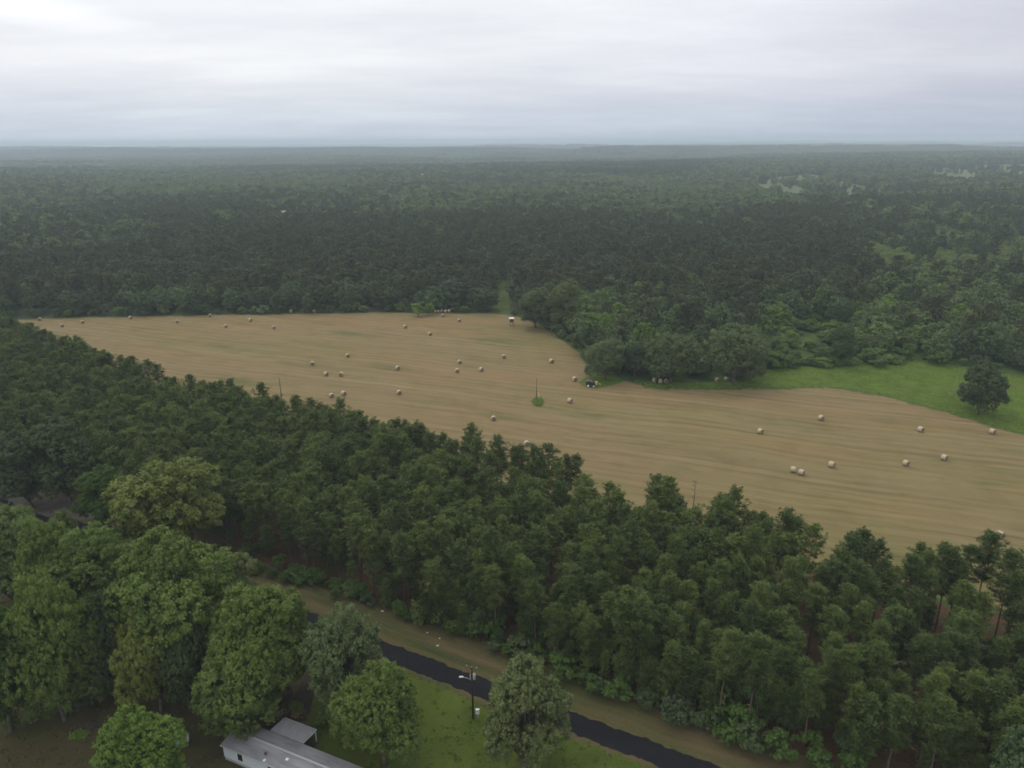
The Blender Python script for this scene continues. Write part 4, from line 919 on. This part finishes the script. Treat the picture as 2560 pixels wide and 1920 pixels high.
# ------------------------------------------------------------------ raised hunting stand
hb = at(1279, 815); st = empty('hunting_stand', hb, R_(8)); GRN = simple('stand_boards', (.075, .075, .062), .9, .1); 
for sx in (-.8, .8):
    for sy in (-.8, .8): mb = MB(); mb.tube([(sx * 1.15, sy * 1.15, 0), (sx, sy, 2.2)], .07, 6); mb.build('leg', WOOD2, st)
mb = MB(); mb.box((0, 0, 2.24), (2.1, 2.1, .1)); mb.build('platform', WOOD2, st)
mb = MB()
for (c, d) in (((0, -.92, 2.75), (1.9, .06, .9)), ((0, .92, 2.75), (1.9, .06, .9)), ((-.92, 0, 2.75), (.06, 1.78, .9)), ((.92, 0, 2.75), (.06, 1.78, .9)), ((0, -.92, 3.85), (1.9, .06, .35)), ((0, .92, 3.85), (1.9, .06, .35)), ((-.92, 0, 3.85), (.06, 1.78, .35)), ((.92, 0, 3.85), (.06, 1.78, .35))): mb.box(c, d)
for sx in (-.89, .89):
    for sy in (-.89, .89): mb.box((sx, sy, 3.44), (.12, .12, .47))
mb.build('cabin', GRN, st)
mb = MB()
for sx, sy, dx, dy in ((0, -.925, 1.64, .02), (0, .925, 1.64, .02), (-.925, 0, .02, 1.64), (.925, 0, .02, 1.64)): mb.box((sx * .97, sy * .97, 3.44), (dx, dy, .46))
mb.build('window', simple('opening_shade', (.012, .012, .013), .6), st)  # near-black panels in the open windows stand in for the shade inside
mb = MB(); mb.box((0, 0, 4.10), (2.5, 2.5, .10), rx=R_(4)); mb.build('roof', WHITE, st)
mb = MB()
for sx in (-.25, .25): mb.tube([(sx, 1.9, 0), (sx, 1.0, 2.3)], .04, 5)
for k in range(6): mb.tube([(-.25, 1.9 - .9 * (k + 1) / 7, 2.3 * (k + 1) / 7), (.25, 1.9 - .9 * (k + 1) / 7, 2.3 * (k + 1) / 7)], .03, 5)
mb.build('ladder', GREY, st)
tag(st, 'dark raised hunting stand with a white roof at the far end of the hayfield', 'hunting stand')

# ------------------------------------------------------------------ farm machine on the grass island
fm = at(1481, 967); ma = empty('farm_machine', fm, R_(-8)); BLK = simple('black_steel', (.025, .025, .026), .6, .3); TAN = simple('faded_yellow', (.50, .36, .15), .7, .3); TYRE = simple('tyre', (.018, .018, .018), .9, .1)
mb = MB(); n = 14
for sx in (-1.1,): 
    ring_ = [(sx - .2 + 1.25 * math.cos(a), z_, 1.45 + 1.05 * math.sin(a)) for z_ in (-.75, .75) for a in np.linspace(0, 6.283, n + 1)[:-1]]
    mb.add(ring_, [[k, (k + 1) % n, n + (k + 1) % n, n + k] for k in range(n)] + [list(range(n)), list(range(n, 2 * n))[::-1]])
mb.box((.35, 0, 1.35), (1.5, 1.2, .9)); mb.box((.3, 0, .75), (3.2, .5, .25)); mb.build('baler_body', BLK, ma)
mb = MB(); mb.box((1.35, 0, 1.55), (.8, 1.1, 1.0)); mb.box((1.55, 0, 2.1), (.9, .9, .18), rx=0); mb.box((1.3, 0, .7), (.16, .9, .9)); mb.build('hood', TAN, ma)
mb = MB(); mb.tube([(1.5, 0, 1.0), (2.4, 0, 1.35), (3.2, 0, 1.3)], [.14, .11, .08], 6); mb.tube([(2.9, 0, 1.3), (2.9, 0, .05)], .06, 6); mb.build('tow_bar', TAN, ma)
for wx, wy in ((-1.6, -1.0), (-1.6, 1.0), (.5, -.95), (.5, .95)):
    r_ = .68 if wx < 0 else .55; mb = MB(); sg = math.copysign(1, wy)
    mb.tube([(wx, wy - .16, r_), (wx, wy - .13, r_), (wx, wy + .13, r_), (wx, wy + .16, r_)], [r_ * .8, r_, r_, r_ * .8], 18); wh_ = mb.build('wheel', TYRE, ma)
    mb = MB(); mb.tube([(wx, wy + sg * .165, r_), (wx, wy + sg * .19, r_)], [r_ * .62, r_ * .55], 14); mb.build('rim', WHITE, wh_)
mb = MB()
for k in range(4): a = .6 + k * .5; mb.box((-1.3 + 1.28 * math.cos(a), 0, 1.45 + 1.08 * math.sin(a)), (.07, 1.52, .12))
mb.build('ribs', WHITE, ma)
tag(ma, 'black hay machine with faded yellow hood parked on the grass island under the round tree', 'farm machine')

# ------------------------------------------------------------------ the house
def mat_roof():
    t = NT(newmat('grey_roof')); o = t.coord(); n = t.noise(t.map(o, (.25, 1.2, 1)), 1, 5, .65); n2 = t.noise(o, 7, 3)
    return t.done(t.ramp(t.m_('ADD', t.m_('MULTIPLY', n, .75), t.m_('MULTIPLY', n2, .25)), [(.34, (.130, .135, .148)), (.5, (.195, .20, .214)), (.66, (.255, .26, .27))]), .7, .3)
ROOF = mat_roof(); SIDE = simple('pale_siding', (.55, .60, .64), .6, .3, .05, 1.5); GLASS = simple('window_glass', (.02, .022, .026), .15, .5, .1); DKTRIM = simple('dark_trim', (.03, .03, .03), .6, .3)
c0 = at(550, 1863, 2.85)[:2]; c1 = at(622, 1806, 2.85)[:2]
dirx = np.array([math.cos(R_(-24.5)), math.sin(R_(-24.5))]); wid = abs(np.cross(dirx, c1 - c0)); ang = R_(-24.5)
hs = empty('mobile_home', (c0[0], c0[1], 0), ang)      # local x along the house, y towards the road
LEN, EV, RG, OV = 23.0, 2.85, 3.5, .25
mb = MB(); mb.box((LEN / 2, wid / 2, EV / 2 + .28), (LEN - 2 * OV, wid - 2 * OV, EV - .62)); mb.build('wall', SIDE, hs)
mb = MB()
for gx_ in (OV + .03, LEN - OV - .03): mb.add([(gx_ - .03, OV, EV - .035), (gx_ - .03, wid - OV, EV - .035), (gx_ - .03, wid / 2, RG - .06), (gx_ + .03, OV, EV - .035), (gx_ + .03, wid - OV, EV - .035), (gx_ + .03, wid / 2, RG - .06)], [[0, 2, 1], [3, 4, 5], [0, 3, 5, 2], [1, 2, 5, 4], [0, 1, 4, 3]])
mb.build('gable', SIDE, hs)
mb = MB(); mb.box((LEN / 2, wid / 2, .26), (LEN - 2 * OV - .1, wid - 2 * OV - .1, .52)); mb.build('skirting', simple('skirting', (.35, .37, .38), .8), hs)
mb = MB(); th = .09
mb.add([(0, 0, EV), (LEN, 0, EV), (LEN, wid / 2, RG), (0, wid / 2, RG), (LEN, wid, EV), (0, wid, EV), (0, 0, EV - th), (LEN, 0, EV - th), (LEN, wid / 2, RG - th), (0, wid / 2, RG - th), (LEN, wid, EV - th), (0, wid, EV - th)],
       [[0, 1, 2, 3], [3, 2, 4, 5], [7, 6, 9, 8], [8, 9, 11, 10], [0, 6, 7, 1], [5, 4, 10, 11], [0, 3, 9, 6], [3, 5, 11, 9], [1, 7, 8, 2], [2, 8, 10, 4]])
rf = mb.build('roof', ROOF, hs)
mb = MB(); mb.box((LEN / 2, wid / 2, RG + .02), (LEN - .02, .35, .05)); mb.build('ridge_cap', simple('ridge_cap', (.33, .335, .345), .6), rf)
mb = MB(); mb.box((LEN / 2, -.035, EV - .04), (LEN, .06, .14)); mb.build('gutter', simple('gutter', (.42, .43, .45), .5), rf)
def on_roof(px, py):
    p = at(px, py, EV + .3)[:2] - c0; return p @ dirx, p @ np.array([-dirx[1], dirx[0]])
vx, vy = on_roof(664, 1887); vy = max(.3, min(wid / 2 - .4, vy)); vz = EV + (RG - EV) * vy / (wid / 2)
mb = MB(); mb.tube([(vx, vy, vz - .05), (vx, vy, vz + .35)], .09, 10); mb.tube([(vx, vy, vz + .32), (vx, vy, vz + .42), (vx, vy, vz + .5)], [.2, .2, .08], 12); mb.build('chimney', simple('rusty_vent', (.07, .045, .04), .7), rf)
vx2 = vx + .45; vy2 = max(.3, vy - .75); vz2 = EV + (RG - EV) * vy2 / (wid / 2)
mb = MB(); mb.box((vx2, vy2, vz2 + .06), (.38, .38, .14)); mb.tube([(vx2, vy2, vz2), (vx2, vy2, vz2 + .3)], .06, 8); mb.build('vent', WHITE, rf)
mb = MB(); mb.box((vx2 + 3.2, wid * .5 - 1.0, RG - .18), (.4, .4, .14)); mb.build('vent', WHITE, rf)
for wx in (3.6, 9.5, 15.5, 19.5):
    mb = MB(); mb.box((wx, OV - .02, 1.75), (.95, .06, 1.25)); fr_ = mb.build('window', DKTRIM, hs)
    mb = MB()
    for sx in (-.2, .2):
        for sz in (-.29, .29): mb.box((wx + sx, OV - .055, 1.75 + sz), (.32, .02, .48))
    mb.build('pane', GLASS, fr_)
    mb = MB()
    for sx in (-.58, .58): mb.box((wx + sx, OV - .025, 1.75), (.16, .05, 1.3))
    mb.build('frame', WHITE, fr_)
for wx in (4.0, 11.5, 18.0):
    mb = MB(); mb.box((wx, wid - OV + .02, 1.75), (.95, .06, 1.1)); mb.build('window', GLASS, hs)
mb = MB(); mb.box((6.6, wid - OV + .02, 1.5), (.95, .06, 2.0)); mb.build('door', WHITE, hs)
tag(hs, 'long pale mobile home with low grey gable roof at the bottom of the picture', 'mobile home')
# carport roof against the back wall
cp = [at(690, 1815, 2.75)[:2], at(757, 1861, 2.75)[:2], at(791, 1825, 2.55)[:2], at(712, 1795, 2.55)[:2]]
loc_ = [((p - c0) @ dirx, (p - c0) @ np.array([-dirx[1], dirx[0]])) for p in cp]
x0 = (loc_[0][0] + loc_[3][0]) / 2; x1 = (loc_[1][0] + loc_[2][0]) / 2; y1 = (loc_[2][1] + loc_[3][1]) / 2; y0 = wid + .06
cpo = empty('carport', (c0[0], c0[1], 0), ang)
mb = MB(); mb.add([(x0, y0, 2.9), (x1, y0, 2.9), (x1, y1, 2.6), (x0, y1, 2.6), (x0, y0, 2.82), (x1, y0, 2.82), (x1, y1, 2.52), (x0, y1, 2.52)], [[0, 1, 2, 3], [7, 6, 5, 4], [0, 4, 5, 1], [1, 5, 6, 2], [2, 6, 7, 3], [3, 7, 4, 0]])
cr_ = mb.build('roof', simple('carport_tin', (.25, .255, .275), .5, .4, .15, 1.2), cpo)
mb = MB(); nseg = int((x1 - x0) / .45)
for k in range(nseg + 1):
    xx = x0 + .04 + k * (x1 - x0 - .08) / nseg; mb.add([(xx - .025, y0 + .01, 2.93), (xx + .025, y0 + .01, 2.93), (xx + .025, y1 - .01, 2.635), (xx - .025, y1 - .01, 2.635), (xx - .025, y0 + .01, 2.88), (xx + .025, y0 + .01, 2.88), (xx + .025, y1 - .01, 2.58), (xx - .025, y1 - .01, 2.58)], [[0, 1, 2, 3], [0, 4, 5, 1], [1, 5, 6, 2], [2, 6, 7, 3], [3, 7, 4, 0]])
mb.build('ribs', simple('carport_ribs', (.29, .295, .31), .5, .4), cr_)
mb = MB(); mb.box(((x0 + x1) / 2, y1 + .03, 2.54), (x1 - x0 + .1, .05, .16)); mb.box((x1 + .03, (y0 + y1) / 2, 2.70), (.05, y1 - y0 - .1, .14), rx=-math.atan(.3 / (y1 - y0))); mb.box((x0 - .03, (y0 + y1) / 2, 2.70), (.05, y1 - y0 - .1, .14), rx=-math.atan(.3 / (y1 - y0))); mb.build('fascia', simple('fascia', (.50, .51, .53), .5), cr_)
for xx in (x0 + .15, (x0 + x1) / 2, x1 - .15): mb = MB(); mb.box((xx, y1 - .15, 1.25), (.12, .12, 2.5)); mb.build('post', WHITE, cpo)
mb = MB(); mb.box(((x0 + x1) / 2, (y0 + y1) / 2, .2), (x1 - x0, y1 - y0, .36)); mb.build('deck', simple('deck_boards', (.06, .05, .045), .9), cpo)
tag(cpo, 'grey tin porch roof on white posts attached behind the mobile home', 'porch')

# ------------------------------------------------------------------ odds and ends in the yard and beside the road
def heap(name, b, rx_, ry_, h, mat, label, cat, n=60, ln=.7):
    mb = MB()
    for k in range(n):
        p = np.array([rng.normal() * rx_ * .45, rng.normal() * ry_ * .45, 0]); zz_ = h * max(0, 1 - (p[0] / rx_) ** 2 - (p[1] / ry_) ** 2) * rng.random() + .05; a = rng.random() * 3.14; t_ = rng.normal() * .3; l_ = ln * rng.uniform(.5, 1.3)
        e = np.array([math.cos(a) * math.cos(t_), math.sin(a) * math.cos(t_), abs(math.sin(t_))]) * l_; mb.tube([tuple(p + [0, 0, zz_]), tuple(p + e * .6 + [0, 0, zz_ + .04]), tuple(p + e + [0, 0, zz_])], [.05, .04, .02], 4)
    o = mb.build(name, mat); o.location = b; return tag(o, label, cat)
heap('brush_pile', at(222, 1824), 3.0, 1.3, .7, simple('brush', (.085, .068, .058), .9), 'low dark brush pile on the brown yard left of the black bin', 'brush pile', 120)
lw = at(199, 1840)[:2]; weeds('brush_weeds', [[lw + np.array(d_) for d_ in ((-1.2, -.6), (1.1, -.7), (1.3, .4), (-.2, .8), (-1.3, .3))]], 150, .5, BRIGHT, 'small green weed patch at the left end of the brush pile')
heap('firewood_pile', at(742, 1789), .9, 1.2, .9, simple('cut_wood', (.36, .22, .11), .9), 'tan heap of cut wood just behind the porch roof', 'wood pile', 70, .6)
heap('plank_pile', at(698, 1790), 1.1, .8, .5, simple('grey_planks', (.27, .23, .17), .9), 'small pale heap of boards left of the tan wood heap', 'board pile', 40, .9)
bb = at(283, 1826); bn = empty('trash_bin', bb, .5)
mb = MB(); mb.add([(-.35, -.35, .08), (.35, -.35, .08), (.35, .35, .08), (-.35, .35, .08), (-.45, -.45, 1.1), (.45, -.45, 1.1), (.45, .45, 1.1), (-.45, .45, 1.1)], [[3, 2, 1, 0], [0, 1, 5, 4], [1, 2, 6, 5], [2, 3, 7, 6], [3, 0, 4, 7], [4, 5, 6, 7]]); mb.build('bin_body', BLK, bn)
mb = MB(); mb.box((0, 0, 1.16), (.98, .98, .09)); mb.box((.0, .1, 1.23), (.7, .5, .07)); mb.build('lid', BLK, bn)
for sx in (-.36, .36): mb = MB(); mb.tube([(sx - .05, .42, .14), (sx + .05, .42, .14)], .14, 10); mb.build('wheel', TYRE, bn)
tag(bn, 'black lidded bin standing on the brown yard by the small bright tree', 'bin')
wb = at(459, 1862); wh = empty('pump_house', wb, .35); BLUE = simple('blue_grey_sheet', (.20, .235, .27), .6, .3)
mb = MB(); mb.box((0, 0, .6), (1.5, 1.3, 1.2)); mb.build('wall', simple('pump_wall', (.16, .17, .18), .8), wh)
mb = MB(); mb.add([(-.95, -.85, 1.15), (.95, -.85, 1.15), (.95, 0, 1.62), (-.95, 0, 1.62), (.95, .85, 1.15), (-.95, .85, 1.15)], [[0, 1, 2, 3], [3, 2, 4, 5], [0, 3, 5], [1, 4, 2], [0, 5, 4, 1]]); mb.build('roof', BLUE, wh)
tag(wh, 'tiny shed with blue-grey roof half behind the small bright tree', 'shed')
LITT = simple('dirty_plastic', (.42, .42, .40), .7)
for (qx, qy, sz, lb) in ((1094, 1616, .34, 'white sack of litter on the verge across the road, nearest the asphalt'), (1099, 1597, .22, 'small white scrap on the verge just above the litter sack'), (1068, 1583, .25, 'pale scrap beside the shrubs on the upper verge'), (956, 1530, .35, 'greyish scrap in the weeds near the pines, farthest left on the verge')):
    b = at(qx, qy); V = rand_dirs(40); V = V * sz * .8 * rng.uniform(.7, 1.1, (40, 1)) * np.array([1.2, .9, .7]); 
    import bmesh
    bm = bmesh.new()
    for v in V: bm.verts.new(v)
    r_ = bmesh.ops.convex_hull(bm, input=bm.verts); me = bpy.data.meshes.new('litter'); bm.to_mesh(me); bm.free(); me.materials.append(LITT); o = bpy.data.objects.new('litter_bag', me); C.objects.link(o); o.location = (b[0], b[1], sz * .5)
    tag(o, lb, 'litter')
# white building far off in the woods, and a pale one farther right
FARROOF = simple('weathered_white_roof', (.42, .43, .44), .7)
def far_building(px, py, L_, Wd, h, label, mat, roof=FARROOF):
    b = att(px, py, 12); z = float(terrain(b[0], b[1])); r = empty('farm_building', (b[0], b[1], z), R_(5))
    mb = MB(); mb.box((0, 0, h / 2), (L_, Wd, h)); mb.build('wall', mat, r)
    mb = MB(); mb.add([(-L_ / 2 - .4, -Wd / 2 - .4, h), (L_ / 2 + .4, -Wd / 2 - .4, h), (L_ / 2 + .4, 0, h + 3), (-L_ / 2 - .4, 0, h + 3), (L_ / 2 + .4, Wd / 2 + .4, h), (-L_ / 2 - .4, Wd / 2 + .4, h)], [[0, 1, 2, 3], [3, 2, 4, 5], [0, 3, 5], [1, 4, 2], [0, 5, 4, 1]]); mb.build('roof', roof, r)
    return tag(r, label, 'building')
far_building(715, 533, 11, 7, 12, 'white roofed building showing above the trees in the woods at left', FARROOF)
far_building(1058, 441, 9, 8, 15, 'pale building far off in the woods near the horizon', simple('tan_wall', (.4, .36, .29), .8), simple('dull_roof', (.28, .27, .25), .8))

# ------------------------------------------------------------------ haze: one closed box of thin air
_g = [v.co.z for v in bpy.data.objects['ground'].data.vertices]; HZ0 = min(_g) - 1.0; HZ1 = max(CAM_H, max(_g) + 26) + 6; print('haze', HZ0, HZ1)
hz = MB(); hz.box((0, 0, HZ0 / 2 + HZ1 / 2), (47000, 47000, HZ1 - HZ0)); ho = hz.build('haze', newmat('haze_air'))
t = NT(ho.data.materials[0]); v = t.N('ShaderNodeVolumePrincipled', {'Color': (.74, .87, .98), 'Density': 1.5e-4, 'Anisotropy': 0.0}); t.l.new(v.outputs[0], t.out.inputs['Volume'])
tag(ho, 'thin bluish haze filling the air over the woods', 'haze', kind='stuff')
